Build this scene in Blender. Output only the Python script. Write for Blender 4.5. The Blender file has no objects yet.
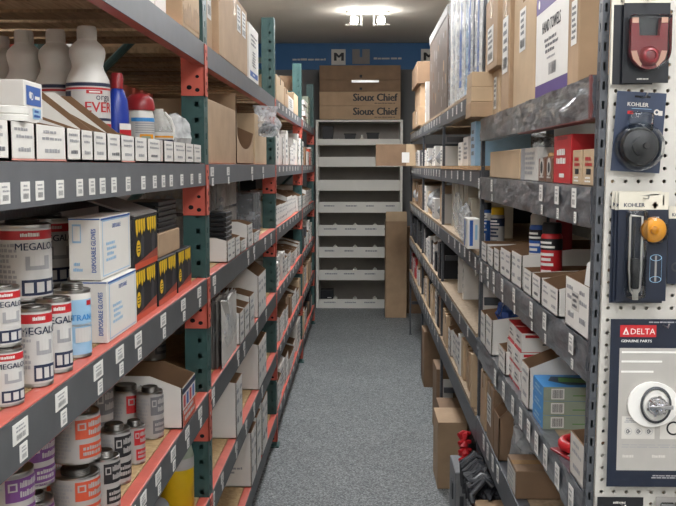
import bpy, bmesh, math, random
from mathutils import Vector, Matrix, noise
PI = math.pi
SC = bpy.context.scene
COL = SC.collection

# ---------------------------------------------------------------- camera numbers
FOC, CAM_H = 930.0, 1.66
VPX, VPY = 362.0, 166.0
_n = math.sqrt(1 + ((VPX-338)/FOC)**2 + ((253-VPY)/FOC)**2)
YAW = math.asin((VPX-338)/FOC/_n)
PITCH = math.acos(1/_n/math.cos(YAW))
RT = (math.cos(YAW), math.sin(YAW), 0)
FW = (-math.sin(YAW)*math.cos(PITCH), math.cos(YAW)*math.cos(PITCH), -math.sin(PITCH))

def dep(px, X, z):
    """depth along the aisle of the point with sideways offset X and height z that stands in picture column px"""
    a = (px-338)/FOC
    return (a*(FW[0]*X + FW[2]*(z-CAM_H)) - RT[0]*X) / (RT[1] - a*FW[1])

# ---------------------------------------------------------------- materials
def lin(c):
    f = lambda v: v/12.92 if v <= .04045 else ((v+.055)/1.055)**2.4
    return tuple(f(v/255.) for v in c) + (1,)

MATS = {}
def mat(name, rgb, rough=.6, metal=0, var=.12, scale=30, bump=0, bscale=80, stretch=None, emit=0, spec=.5, alpha=None, coat=0):
    if name in MATS: return MATS[name]
    m = bpy.data.materials.new(name); m.use_nodes = True
    nt = m.node_tree; N = nt.nodes; L = nt.links
    b = N['Principled BSDF']
    b.inputs['Roughness'].default_value = rough
    b.inputs['Metallic'].default_value = metal
    b.inputs['Specular IOR Level'].default_value = spec
    if coat: b.inputs['Coat Weight'].default_value = coat
    base = lin(rgb)
    tc = N.new('ShaderNodeTexCoord')
    vec = tc.outputs['Object']
    if stretch:
        mp = N.new('ShaderNodeMapping'); mp.inputs['Scale'].default_value = stretch
        L.new(vec, mp.inputs['Vector']); vec = mp.outputs['Vector']
    if var:
        nz = N.new('ShaderNodeTexNoise'); nz.inputs['Scale'].default_value = scale; nz.inputs['Detail'].default_value = 5
        L.new(vec, nz.inputs['Vector'])
        r = N.new('ShaderNodeValToRGB')
        r.color_ramp.elements[0].position = .3; r.color_ramp.elements[1].position = .7
        r.color_ramp.elements[0].color = tuple(c*(1-var) for c in base[:3]) + (1,)
        r.color_ramp.elements[1].color = tuple(min(1, c*(1+var)) for c in base[:3]) + (1,)
        L.new(nz.outputs['Fac'], r.inputs['Fac']); L.new(r.outputs['Color'], b.inputs['Base Color'])
    else:
        b.inputs['Base Color'].default_value = base
    if bump:
        n2 = N.new('ShaderNodeTexNoise'); n2.inputs['Scale'].default_value = bscale; n2.inputs['Detail'].default_value = 3
        L.new(vec, n2.inputs['Vector'])
        bp = N.new('ShaderNodeBump'); bp.inputs['Strength'].default_value = bump; bp.inputs['Distance'].default_value = .01
        L.new(n2.outputs['Fac'], bp.inputs['Height']); L.new(bp.outputs['Normal'], b.inputs['Normal'])
    if emit:
        b.inputs['Emission Color'].default_value = base; b.inputs['Emission Strength'].default_value = emit
    if alpha is not None:
        b.inputs['Alpha'].default_value = alpha
    MATS[name] = m
    return m

def film(name, rgb, alpha=.35, rough=.12, bscale=40, bump=.5):
    """clear crinkled plastic: mostly see-through with glossy folds"""
    if name in MATS: return MATS[name]
    m = bpy.data.materials.new(name); m.use_nodes = True
    nt = m.node_tree; N = nt.nodes; L = nt.links
    b = N['Principled BSDF']
    b.inputs['Base Color'].default_value = lin(rgb); b.inputs['Roughness'].default_value = rough
    tc = N.new('ShaderNodeTexCoord')
    nz = N.new('ShaderNodeTexNoise'); nz.inputs['Scale'].default_value = bscale; nz.inputs['Detail'].default_value = 4
    L.new(tc.outputs['Object'], nz.inputs['Vector'])
    bp = N.new('ShaderNodeBump'); bp.inputs['Strength'].default_value = bump; bp.inputs['Distance'].default_value = .012
    L.new(nz.outputs['Fac'], bp.inputs['Height']); L.new(bp.outputs['Normal'], b.inputs['Normal'])
    mr = N.new('ShaderNodeMapRange'); mr.inputs['From Min'].default_value = .3; mr.inputs['From Max'].default_value = .7
    mr.inputs['To Min'].default_value = max(0, alpha-.2); mr.inputs['To Max'].default_value = min(1, alpha+.25)
    L.new(nz.outputs['Fac'], mr.inputs['Value']); L.new(mr.outputs['Result'], b.inputs['Alpha'])
    MATS[name] = m
    return m

def clearshell(name, tint=(250,252,253)):
    """thin clear blister plastic: see-through with a fresnel sheen"""
    m = bpy.data.materials.new(name); m.use_nodes = True
    nt = m.node_tree; N = nt.nodes; L = nt.links; N.remove(N['Principled BSDF'])
    tr = N.new('ShaderNodeBsdfTransparent'); tr.inputs['Color'].default_value = lin(tint)
    gl = N.new('ShaderNodeBsdfGlossy'); gl.inputs['Roughness'].default_value = .06
    fr = N.new('ShaderNodeFresnel'); fr.inputs['IOR'].default_value = 1.45
    mx = N.new('ShaderNodeMixShader'); L.new(fr.outputs[0], mx.inputs[0]); L.new(tr.outputs[0], mx.inputs[1]); L.new(gl.outputs[0], mx.inputs[2])
    L.new(mx.outputs[0], N['Material Output'].inputs['Surface'])
    MATS[name] = m
    return m

def speckle(name, dark, light, scale, rough=.5, bump=.2):
    m = bpy.data.materials.new(name); m.use_nodes = True
    nt = m.node_tree; N = nt.nodes; L = nt.links
    b = N['Principled BSDF']; b.inputs['Roughness'].default_value = rough
    tc = N.new('ShaderNodeTexCoord')
    v = N.new('ShaderNodeTexVoronoi'); v.inputs['Scale'].default_value = scale
    L.new(tc.outputs['Object'], v.inputs['Vector'])
    sep = N.new('ShaderNodeSeparateColor'); L.new(v.outputs['Color'], sep.inputs['Color'])
    r = N.new('ShaderNodeValToRGB'); e = r.color_ramp.elements
    e[0].position = 0; e[0].color = lin(dark); e[1].position = 1; e[1].color = lin(light)
    mid = e.new(.5); mid.color = lin([(a*.58+c*.42) for a, c in zip(dark, light)])
    L.new(sep.outputs['Red'], r.inputs['Fac'])
    nz = N.new('ShaderNodeTexNoise'); nz.inputs['Scale'].default_value = 2.2; nz.inputs['Detail'].default_value = 4
    L.new(tc.outputs['Object'], nz.inputs['Vector'])
    mx = N.new('ShaderNodeMix'); mx.data_type = 'RGBA'; mx.blend_type = 'MULTIPLY'; mx.inputs['Factor'].default_value = .35
    L.new(r.outputs['Color'], mx.inputs['A']); L.new(nz.outputs['Fac'], mx.inputs['B'])
    L.new(mx.outputs['Result'], b.inputs['Base Color'])
    bp = N.new('ShaderNodeBump'); bp.inputs['Strength'].default_value = bump; bp.inputs['Distance'].default_value = .003
    L.new(sep.outputs['Red'], bp.inputs['Height']); L.new(bp.outputs['Normal'], b.inputs['Normal'])
    MATS[name] = m
    return m

def wood(name, a, c, stretch, scale=6, rough=.7):
    m = bpy.data.materials.new(name); m.use_nodes = True
    nt = m.node_tree; N = nt.nodes; L = nt.links
    b = N['Principled BSDF']; b.inputs['Roughness'].default_value = rough
    tc = N.new('ShaderNodeTexCoord'); mp = N.new('ShaderNodeMapping'); mp.inputs['Scale'].default_value = stretch
    L.new(tc.outputs['Object'], mp.inputs['Vector'])
    nz = N.new('ShaderNodeTexNoise'); nz.inputs['Scale'].default_value = scale; nz.inputs['Detail'].default_value = 8; nz.inputs['Distortion'].default_value = .8
    L.new(mp.outputs['Vector'], nz.inputs['Vector'])
    r = N.new('ShaderNodeValToRGB'); r.color_ramp.elements[0].position = .32; r.color_ramp.elements[1].position = .68
    r.color_ramp.elements[0].color = lin(a); r.color_ramp.elements[1].color = lin(c)
    L.new(nz.outputs['Fac'], r.inputs['Fac']); L.new(r.outputs['Color'], b.inputs['Base Color'])
    MATS[name] = m
    return m

kraft   = mat('kraft_board', (176,148,118), .75, var=.1, scale=9, bump=.08, bscale=40)
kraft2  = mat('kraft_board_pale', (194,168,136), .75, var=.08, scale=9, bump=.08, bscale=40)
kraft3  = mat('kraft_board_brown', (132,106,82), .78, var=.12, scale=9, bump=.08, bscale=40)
kraftin = mat('kraft_board_inner', (128,98,72), .85, var=.1, scale=14)
tapem   = mat('packing_tape', (170,136,96), .22, var=.06)
tapecl  = mat('torn_brown_tape', (150,116,74), .55, var=.15, scale=40)
white   = mat('white_card', (226,223,217), .6, var=.03, scale=12)
offw    = mat('off_white_card', (205,201,194), .65, var=.05, scale=12)
greyc   = mat('grey_card', (150,146,142), .7, var=.08, scale=12)
paper   = mat('label_paper', (232,230,225), .55, var=.02)
ink     = mat('grey_print', (112,112,116), .6, var=0)
inkl    = mat('pale_grey_print', (160,160,163), .6, var=0)
inkd    = mat('black_print', (28,28,32), .55, var=0)
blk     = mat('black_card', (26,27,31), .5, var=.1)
blkpl   = mat('black_plastic', (30,31,34), .35, var=.1, bump=.1)
dgrey   = mat('dark_grey_plastic', (62,64,68), .45, var=.1)
mgrey   = mat('mid_grey_plastic', (120,122,125), .45, var=.08)
navy    = mat('navy_print', (34,44,72), .45, var=.05)
blue    = mat('blue_print', (45,92,170), .4, var=.05)
lblue   = mat('pale_blue_print', (150,190,220), .4, var=.05)
cyan    = mat('sky_blue_print', (60,140,205), .4, var=.05)
red     = mat('red_print', (190,38,44), .4, var=.05)
dred    = mat('dark_red_print', (140,32,40), .4, var=.06)
orange  = mat('orange_red_print', (200,82,52), .45, var=.05)
purple  = mat('purple_print', (86,64,130), .5, var=.05)
vio     = mat('violet_print', (104,58,118), .45, var=.05)
yellow  = mat('yellow_print', (232,190,30), .45, var=.04)
amber   = mat('amber_plastic', (226,152,8), .35, var=.05)
green   = mat('green_print', (90,140,70), .45, var=.1)
sage    = mat('sage_print', (150,160,142), .5, var=.05)
tin     = mat('tin_metal', (176,174,170), .28, 1, var=.06)
tindk   = mat('dull_tin_metal', (120,118,114), .38, 1, var=.1)
canlab  = mat('can_label_white', (204,202,199), .35, var=.03)
cangry  = mat('can_label_grey', (172,168,165), .35, var=.05)
plw     = mat('white_bottle_plastic', (224,222,216), .38, var=.03)
plcl    = film('clear_jar_plastic', (225,225,220), .45, .1, 15, .1)
bagcl   = film('clear_plastic_bag', (225,228,230), .38, .1, 45, .8)
bagcl2  = film('clear_wrapping_film', (220,226,232), .22, .08, 25, .5)
baggr   = film('milky_plastic_bag', (190,192,194), .75, .25, 30, .7)
bluepl  = mat('blue_bottle_plastic', (36,62,160), .3, var=.05)
redpl   = mat('red_cap_plastic', (150,38,44), .35, var=.05)
yelpl   = mat('yellow_jug_plastic', (206,170,20), .4, var=.05)
beamred = mat('orange_red_enamel', (206,98,82), .42, var=.1, scale=14, bump=.05)
beamgry = mat('grey_face_strip', (100,102,106), .5, var=.06, scale=20)
beamdk  = mat('dark_grey_face_strip', (84,86,88), .5, var=.08, scale=20)
postgrn = mat('green_enamel', (52,84,82), .45, var=.12, scale=12)
steelg  = mat('grey_shelf_steel', (84,87,92), .42, .2, var=.1, scale=16, bump=.06)
wrapg   = mat('grey_beam_under_film', (92,95,101), .3, .1, var=.1, scale=9, bump=.8, bscale=16, stretch=(1,.4,2.2), coat=.6)
wooddk2 = wood('pine_slat_brown', (116,92,66), (156,128,96), (14,1.2,6))
wooddk  = wood('pine_slat', (142,118,90), (186,160,128), (14,1.2,6))
osb     = wood('chipboard', (176,144,100), (206,178,132), (9,14,9), 5)
board   = wood('pale_shelf_board', (140,120,96), (172,150,122), (10,12,8), 5)
plank   = wood('pine_plank', (176,136,92), (206,168,122), (3,14,14), 4)
pegm    = mat('pegboard_enamel', (206,202,194), .5, var=.03, scale=4)
holeshade   = mat('painted_hole_shade', (20,20,22), .9, var=0)  # dark paint standing for the shade inside holes
gond    = mat('white_gondola_enamel', (232,230,222), .45, var=.03, scale=5)
gondbk  = mat('grey_gondola_back', (158,152,145), .7, var=.08, scale=5)
emb     = mat('lamp_lens', (255,252,246), .3, var=0, emit=34)
lampwh  = mat('lamp_housing_white', (196,195,190), .5, var=.02)

# ---------------------------------------------------------------- geometry collector
_txt = {}
def text_geo(s, bold=True):
    """letters as flat triangles, unit size, left aligned on the baseline"""
    if (s, bold) in _txt: return _txt[(s, bold)]
    cu = bpy.data.curves.new('letters', 'FONT'); cu.body = s; cu.size = 1; cu.resolution_u = 2
    cu.offset = 0
    o = bpy.data.objects.new('letters', cu); COL.objects.link(o)
    bpy.context.view_layer.update()
    dg = bpy.context.evaluated_depsgraph_get()
    me = o.evaluated_get(dg).to_mesh()
    V = [tuple(v.co) for v in me.vertices]; F = [tuple(p.vertices) for p in me.polygons]
    o.evaluated_get(dg).to_mesh_clear()
    bpy.data.objects.remove(o); bpy.data.curves.remove(cu)
    w = max([v[0] for v in V] + [.01])
    _txt[(s, bold)] = (V, F, w)
    return _txt[(s, bold)]

class Fr:
    """a flat frame: origin, right, up and outward"""
    def __init__(s, o, u, v, n): s.o, s.u, s.v, s.n = Vector(o), Vector(u), Vector(v), Vector(n)
    def p(s, a, b, c=0): return tuple(s.o + s.u*a + s.v*b + s.n*c)
def FRONT(w=0): return Fr((-w/2,0,0), (1,0,0), (0,0,1), (0,-1,0))
def NEARL(w, d): return Fr((-w/2,d,0), (0,-1,0), (0,0,1), (-1,0,0))      # the end at local -X, read from outside
def NEARR(w, d): return Fr((w/2,0,0), (0,1,0), (0,0,1), (1,0,0))         # the end at local +X
def TOP(w, h): return Fr((-w/2,0,h), (1,0,0), (0,1,0), (0,0,1))

class G:
    def __init__(s): s.v = []; s.f = []; s.m = []; s.mats = []; s.sm = []
    def mi(s, m):
        if m not in s.mats: s.mats.append(m)
        return s.mats.index(m)
    def face(s, pts, m, smooth=False):
        k = len(s.v); s.v += [tuple(p) for p in pts]; s.f.append(tuple(range(k, k+len(pts)))); s.m.append(s.mi(m)); s.sm.append(smooth)
    def box(s, x0, x1, y0, y1, z0, z1, m, c=0):
        """a box, with chamfered edges when c is given"""
        if not c:
            k = len(s.v); i = s.mi(m)
            s.v += [(x, y, z) for z in (z0, z1) for x, y in ((x0,y0),(x1,y0),(x1,y1),(x0,y1))]
            for q in ((3,2,1,0),(4,5,6,7),(0,1,5,4),(1,2,6,5),(2,3,7,6),(3,0,4,7)):
                s.f.append(tuple(k+j for j in q)); s.m.append(i); s.sm.append(False)
            return
        b = bmesh.new(); bmesh.ops.create_cube(b, size=1)
        for v in b.verts: v.co = Vector((x0+(x1-x0)*(v.co.x+.5), y0+(y1-y0)*(v.co.y+.5), z0+(z1-z0)*(v.co.z+.5)))
        bmesh.ops.bevel(b, geom=list(b.edges), offset=c, segments=2, affect='EDGES', profile=.5)
        s.bm(b, m, False)
    def bm(s, b, m, smooth=False):
        k = len(s.v); i = s.mi(m); b.verts.index_update()
        s.v += [tuple(v.co) for v in b.verts]
        for f in b.faces: s.f.append(tuple(k+v.index for v in f.verts)); s.m.append(i); s.sm.append(smooth)
        b.free()
    def lathe(s, prof, seg=24, c=(0,0,0), m=None, ms=None, caps=True, sx=1, sy=1, tilt=None):
        k = len(s.v); n = len(prof)
        for r, z in prof:
            for j in range(seg):
                a = 2*PI*j/seg; p = Vector((r*sx*math.cos(a), r*sy*math.sin(a), z))
                if tilt: p = tilt @ p
                s.v.append((c[0]+p.x, c[1]+p.y, c[2]+p.z))
        for i in range(n-1):
            q = s.mi(ms[i] if ms else m)
            for j in range(seg):
                j2 = (j+1) % seg
                s.f.append((k+i*seg+j, k+i*seg+j2, k+(i+1)*seg+j2, k+(i+1)*seg+j)); s.m.append(q); s.sm.append(True)
        if caps:
            s.f.append(tuple(k+j for j in reversed(range(seg)))); s.m.append(s.mi(ms[0] if ms else m)); s.sm.append(False)
            s.f.append(tuple(k+(n-1)*seg+j for j in range(seg))); s.m.append(s.mi(ms[-1] if ms else m)); s.sm.append(False)
    def tube(s, path, r, m, seg=8):
        k = len(s.v); n = len(path); P = [Vector(p) for p in path]
        for i, p in enumerate(P):
            t = (P[min(i+1, n-1)] - P[max(i-1, 0)]).normalized()
            a = t.orthogonal().normalized() if i == 0 else (a - t*a.dot(t)).normalized()
            b = t.cross(a)
            for j in range(seg):
                q = 2*PI*j/seg; s.v.append(tuple(p + a*(r*math.cos(q)) + b*(r*math.sin(q))))
        i_ = s.mi(m)
        for i in range(n-1):
            for j in range(seg):
                j2 = (j+1) % seg
                s.f.append((k+i*seg+j, k+i*seg+j2, k+(i+1)*seg+j2, k+(i+1)*seg+j)); s.m.append(i_); s.sm.append(True)
        s.f.append(tuple(k+j for j in reversed(range(seg)))); s.m.append(i_); s.sm.append(False)
        s.f.append(tuple(k+(n-1)*seg+j for j in range(seg))); s.m.append(i_); s.sm.append(False)
    def prism(s, poly, vec, m, mback=None, mside=None):
        """poly (any 3-D outline) pushed along vec; the pushed face takes mback"""
        k = len(s.v); n = len(poly); vec = Vector(vec)
        s.v += [tuple(p) for p in poly] + [tuple(Vector(p)+vec) for p in poly]
        nm = Vector((0,0,0))
        for i in range(n):
            a, b = Vector(poly[i]), Vector(poly[(i+1) % n]); nm += a.cross(b)
        fl = nm.dot(vec) < 0
        A, B = tuple(range(k, k+n)), tuple(range(k+n, k+2*n))
        s.f.append(A if fl else A[::-1]); s.m.append(s.mi(m)); s.sm.append(False)
        s.f.append(B[::-1] if fl else B); s.m.append(s.mi(mback or m)); s.sm.append(False)
        for i in range(n):
            j = (i+1) % n; q = (k+i, k+n+i, k+n+j, k+j) if fl else (k+i, k+j, k+n+j, k+n+i)
            s.f.append(q); s.m.append(s.mi(mside or m)); s.sm.append(False)
    def quad(s, fr, a0, a1, b0, b1, m, off=.0006):
        s.face([fr.p(a0,b0,off), fr.p(a1,b0,off), fr.p(a1,b1,off), fr.p(a0,b1,off)], m)
    def poly(s, fr, pts, m, off=.0006):
        s.face([fr.p(a, b, off) for a, b in pts], m)
    def disc(s, fr, a, b, r, m, off=.0008, n=20, ry=None, r_in=0):
        ry = ry or r
        P = [(a+r*math.cos(2*PI*i/n), b+ry*math.sin(2*PI*i/n)) for i in range(n)]
        if not r_in: s.poly(fr, P, m, off); return
        Q = [(a+r_in*r*math.cos(2*PI*i/n), b+r_in*ry*math.sin(2*PI*i/n)) for i in range(n)]
        for i in range(n):
            j = (i+1) % n; s.poly(fr, [P[i], P[j], Q[j], Q[i]], m, off)
    def text(s, fr, a, b, size, t, m, align='l', off=.001, bold=True, rot=0, sx=1):
        V, F, w = text_geo(t, bold); k = len(s.v)
        sh = {'l': 0, 'c': w/2, 'r': w}[align]; cr, sr = math.cos(rot), math.sin(rot)
        i = s.mi(m); n = 0 if not bold else (2 if bold is True else 4)        # heavier letters: the outline repeated a hair apart
        for q in range(n+1):
            k = len(s.v); dx = (q-n/2)*.024
            for x, y, _ in V:
                x = (x-sh+dx)*size*sx; y = (y+(.008 if q % 2 else -.008)*(n > 0))*size
                s.v.append(fr.p(a + x*cr - y*sr, b + x*sr + y*cr, off+.00002*q))
            for f in F: s.f.append(tuple(k+j for j in f)); s.m.append(i); s.sm.append(False)
    def scribble(s, fr, a0, a1, b0, b1, rows, m, seed=0, off=.001, fill=.6):
        """rows of small print too small to read"""
        R = random.Random(seed); h = (b1-b0)/rows
        for r in range(rows):
            y = b1 - h*(r+.75); x = a0 + R.uniform(0, .15)*(a1-a0); end = a1 - R.uniform(0, .3)*(a1-a0)
            while x < end:
                w = min(R.uniform(.08, .22)*(a1-a0), end-x)
                s.quad(fr, x, x+w*.86, y, y+h*fill*R.uniform(.75, 1), m, off); x += w
    def bars(s, fr, a0, a1, b0, b1, m, seed=1, off=.001):
        R = random.Random(seed); x = a0
        while x < a1:
            w = R.uniform(.015, .05)*(a1-a0); s.quad(fr, x, min(x+w, a1), b0, b1, m, off); x += w*R.uniform(1.6, 2.6)
    def wraptext(s, r, z, size, t, m, ang=0, off=.0012, align='c', bold=True):
        V, F, w = text_geo(t, bold); sh = {'l': 0, 'c': w/2, 'r': w}[align]; i = s.mi(m)
        for q in ((-.018, 0, .018) if bold else (0,)):
            k = len(s.v)
            for x, y, _ in V:
                a = -PI/2 + ang + (x-sh+q)*size/r; R = r+off+.0001*q
                s.v.append((R*math.cos(a), R*math.sin(a), z+y*size))
            for f in F: s.f.append(tuple(k+j for j in f)); s.m.append(i); s.sm.append(False)
    def wrapscribble(s, r, a0, a1, z0, z1, rows, m, seed=0, off=.0014):
        R = random.Random(seed); h = (z1-z0)/rows
        for k in range(rows):
            z = z1-h*(k+.8); a = a0; end = a1-R.uniform(0, .25)*(a1-a0)
            while a < end:
                w = R.uniform(.05, .13)*(a1-a0); s.wrapquad(r, a, min(a+w*.75, a1), z, z+h*R.uniform(.5, .7), m, off); a += w
    def wrapquad(s, r, a0, a1, z0, z1, m, off=.0009):
        n = max(2, int(abs(a1-a0)/.2)+1)
        for i in range(n):
            p, q = -PI/2+a0+(a1-a0)*i/n, -PI/2+a0+(a1-a0)*(i+1)/n; R = r+off
            s.face([(R*math.cos(p), R*math.sin(p), z0), (R*math.cos(q), R*math.sin(q), z0), (R*math.cos(q), R*math.sin(q), z1), (R*math.cos(p), R*math.sin(p), z1)], m)
    def blob(s, c, rx, ry, rz, m, amp=.2, freq=3, seed=0, sub=3, flat=None):
        b = bmesh.new(); bmesh.ops.create_icosphere(b, subdivisions=sub, radius=1)
        for v in b.verts:
            d = 1 + amp*noise.noise(v.co*freq + Vector((seed*7.1, seed*3.3, seed))) + amp*.5*noise.noise(v.co*freq*2.7 + Vector((seed, 0, seed*2)))
            v.co = Vector((c[0]+v.co.x*rx*d, c[1]+v.co.y*ry*d, c[2]+v.co.z*rz*d))
            if flat is not None and v.co.z < flat: v.co.z = flat
        s.bm(b, m, True)
    def mesh(s, name):
        me = bpy.data.meshes.new(name); me.from_pydata(s.v, [], s.f)
        for m in s.mats: me.materials.append(m)
        me.polygons.foreach_set('material_index', s.m); me.polygons.foreach_set('use_smooth', s.sm)
        if any(s.sm): me.set_sharp_from_angle(angle=math.radians(40))
        me.update(); return me

def obj(name, g, parent=None, label=None):
    o = bpy.data.objects.new(name, g.mesh(name)); COL.objects.link(o)
    if parent: o.parent = parent
    if label: o['label'] = label
    return o

LABELS = {}
def tag(o, label, cat, group=None):
    o['label'] = label; o['category'] = cat
    if group: o['group'] = group
    LABELS[label] = LABELS.get(label, 0) + 1
    return o
def empty(name, label, cat, group=None):
    o = bpy.data.objects.new(name, None); COL.objects.link(o); o.empty_display_size = .05
    return tag(o, label, cat, group)
def struct(name, g):
    o = obj(name, g); o['kind'] = 'structure'; return o
def copy_thing(src, label, group=None):
    c = src.copy(); COL.objects.link(c)
    for ch in [x for x in bpy.data.objects if x.parent == src]:
        d = ch.copy(); COL.objects.link(d); d.parent = c
        for g2 in [x for x in bpy.data.objects if x.parent == ch]:
            e = g2.copy(); COL.objects.link(e); e.parent = d
    return tag(c, label, src['category'], group or src.get('group'))

LX, RX = -.5, .47                          # front planes of the two racks
LZ = [2.047, 1.667, 1.30, .925, .57, .20]  # shelf heights, orange-beam rack
RZ = [1.843, 1.617, 1.296, .973, .65]      # shelf heights, grey shelving, first bay
RZB = [1.98, 1.66, 1.315, .978, .65]       # the same, other bays
def put(o, side, y, z, back=0, rot=0):
    """stand a thing on a shelf; its front is local -Y and faces the aisle"""
    if side == 'L': o.location = (LX-back, y, z+.0012); o.rotation_euler = (0, 0, PI/2+rot)
    else: o.location = (RX+back, y, z+.0012); o.rotation_euler = (0, 0, -PI/2+rot)
    return o
ORD = 'first second third fourth fifth sixth seventh eighth ninth tenth eleventh twelfth thirteenth fourteenth fifteenth sixteenth seventeenth eighteenth nineteenth twentieth'.split()
CEILING_PANELS = [(.9,-2.3,4.5),(-.85,-2.3,4.5),(.9,-.4,6),(-.85,-.4,6),(.9,1.2,5),(-.85,1.2,5),(.0,2.9,3.5),(0,5.0,4.5),(.0,7.1,15)]
EXPO = 1.12
# ---------------------------------------------------------------- makers of kinds
pinkp = mat('faded_red_print', (214,150,138), .6, var=.05)
def carton(label, w, d, h, m=None, group='cardboard cartons', seed=0, tape=True, lab=None, name='carton', flap=False, near=None):
    """closed corrugated carton: body, a strip of tape over top and front, a shipping label"""
    R = random.Random(seed); m = m or kraft
    t = empty(name, label, 'box', group)
    g = G(); g.box(-w/2, w/2, 0, d, 0, h, m, min(.003, w*.04, h*.04))
    obj('body', g, t)
    if tape:
        g = G(); q = min(.025, w*.12)
        g.quad(TOP(w, h), w/2-q, w/2+q, 0, d, tapem, .0009); g.quad(FRONT(w), w/2-q, w/2+q, h*.72, h, tapem, .0009)
        obj('packing_tape', g, t)
    if lab:
        g = G(); f = FRONT(w)
        for (a0, a1, b0, b1) in (lab if isinstance(lab, list) else [lab]):
            a0, a1, b0, b1 = a0*w, a1*w, b0*h, b1*h
            g.quad(f, a0, a1, b0, b1, paper, .0012)
            g.scribble(f, a0+.08*(a1-a0), a1-.08*(a1-a0), b0+.35*(b1-b0), b1-.05*(b1-b0), 4, ink, seed, .0018)
            g.bars(f, a0+.12*(a1-a0), a1-.12*(a1-a0), b0+.08*(b1-b0), b0+.28*(b1-b0), inkd, seed, .0018)
        obj('shipping_label', g, t)
    if near:
        g = G(); f = NEARL(w, d) if near == 'L' else NEARR(w, d)
        g.scribble(f, d*.15, d*.8, h*.3, h*.75, 3, ink, seed+3, .0012)
        obj('printed_end', g, t)
    return t

def bin_box(label, w, d, hf, hb, group, seed=0, inner=None, outer=None, redline=False, lab=True, cut=.45, name='bin_box', word=None):
    """open-topped corrugated picking bin, low in front, sides rising to the back"""
    t = empty(name, label, 'box', group); inner = inner or kraftin; outer = outer or white
    g = G(); th = .0035
    g.prism([(-w/2,0,0),(w/2,0,0),(w/2,d,0),(-w/2,d,0)], (0,0,th), outer, inner, outer)
    g.prism([(-w/2,0,0),(w/2,0,0),(w/2,0,hf),(-w/2,0,hf)], (0,th,0), outer, inner, inner)
    g.prism([(-w/2,d,0),(w/2,d,0),(w/2,d,hb),(-w/2,d,hb)], (0,-th,0), outer, inner, inner)
    for s_ in (-1, 1):
        P = [(s_*w/2,0,0),(s_*w/2,d,0),(s_*w/2,d,hb),(s_*w/2,d*cut,hb),(s_*w/2,0,hf)]
        g.prism(P, (-s_*th,0,0), outer, inner, inner)
    obj('body', g, t)
    if lab:
        g = G(); f = FRONT(w)
        if redline: g.quad(f, 0, w, 0, hf*.05, pinkp, .0006)
        k = max(1, round(w/.12))
        for i in range(k):
            a0, a1 = w*(i+.12)/k, w*(i+.88)/k
            g.scribble(f, a0, a1, hf*.54, hf*.92, 2, inkl, seed+i, .0008, .45)
            g.scribble(f, a0+w/k*.1, a1, hf*.18, hf*.38, 1, inkl if seed % 3 else ink, seed+9+i, .0008, .6)
        obj('printed_front', g, t)
    if word:
        g = G(); f = NEARL(w, d)
        g.text(f, d*.66, hb*.45, hb*.2, word, ink, 'c'); g.scribble(f, d*.45, d*.9, hb*.22, hb*.36, 2, inkl, seed)
        obj('printed_side', g, t)
    return t

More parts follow.
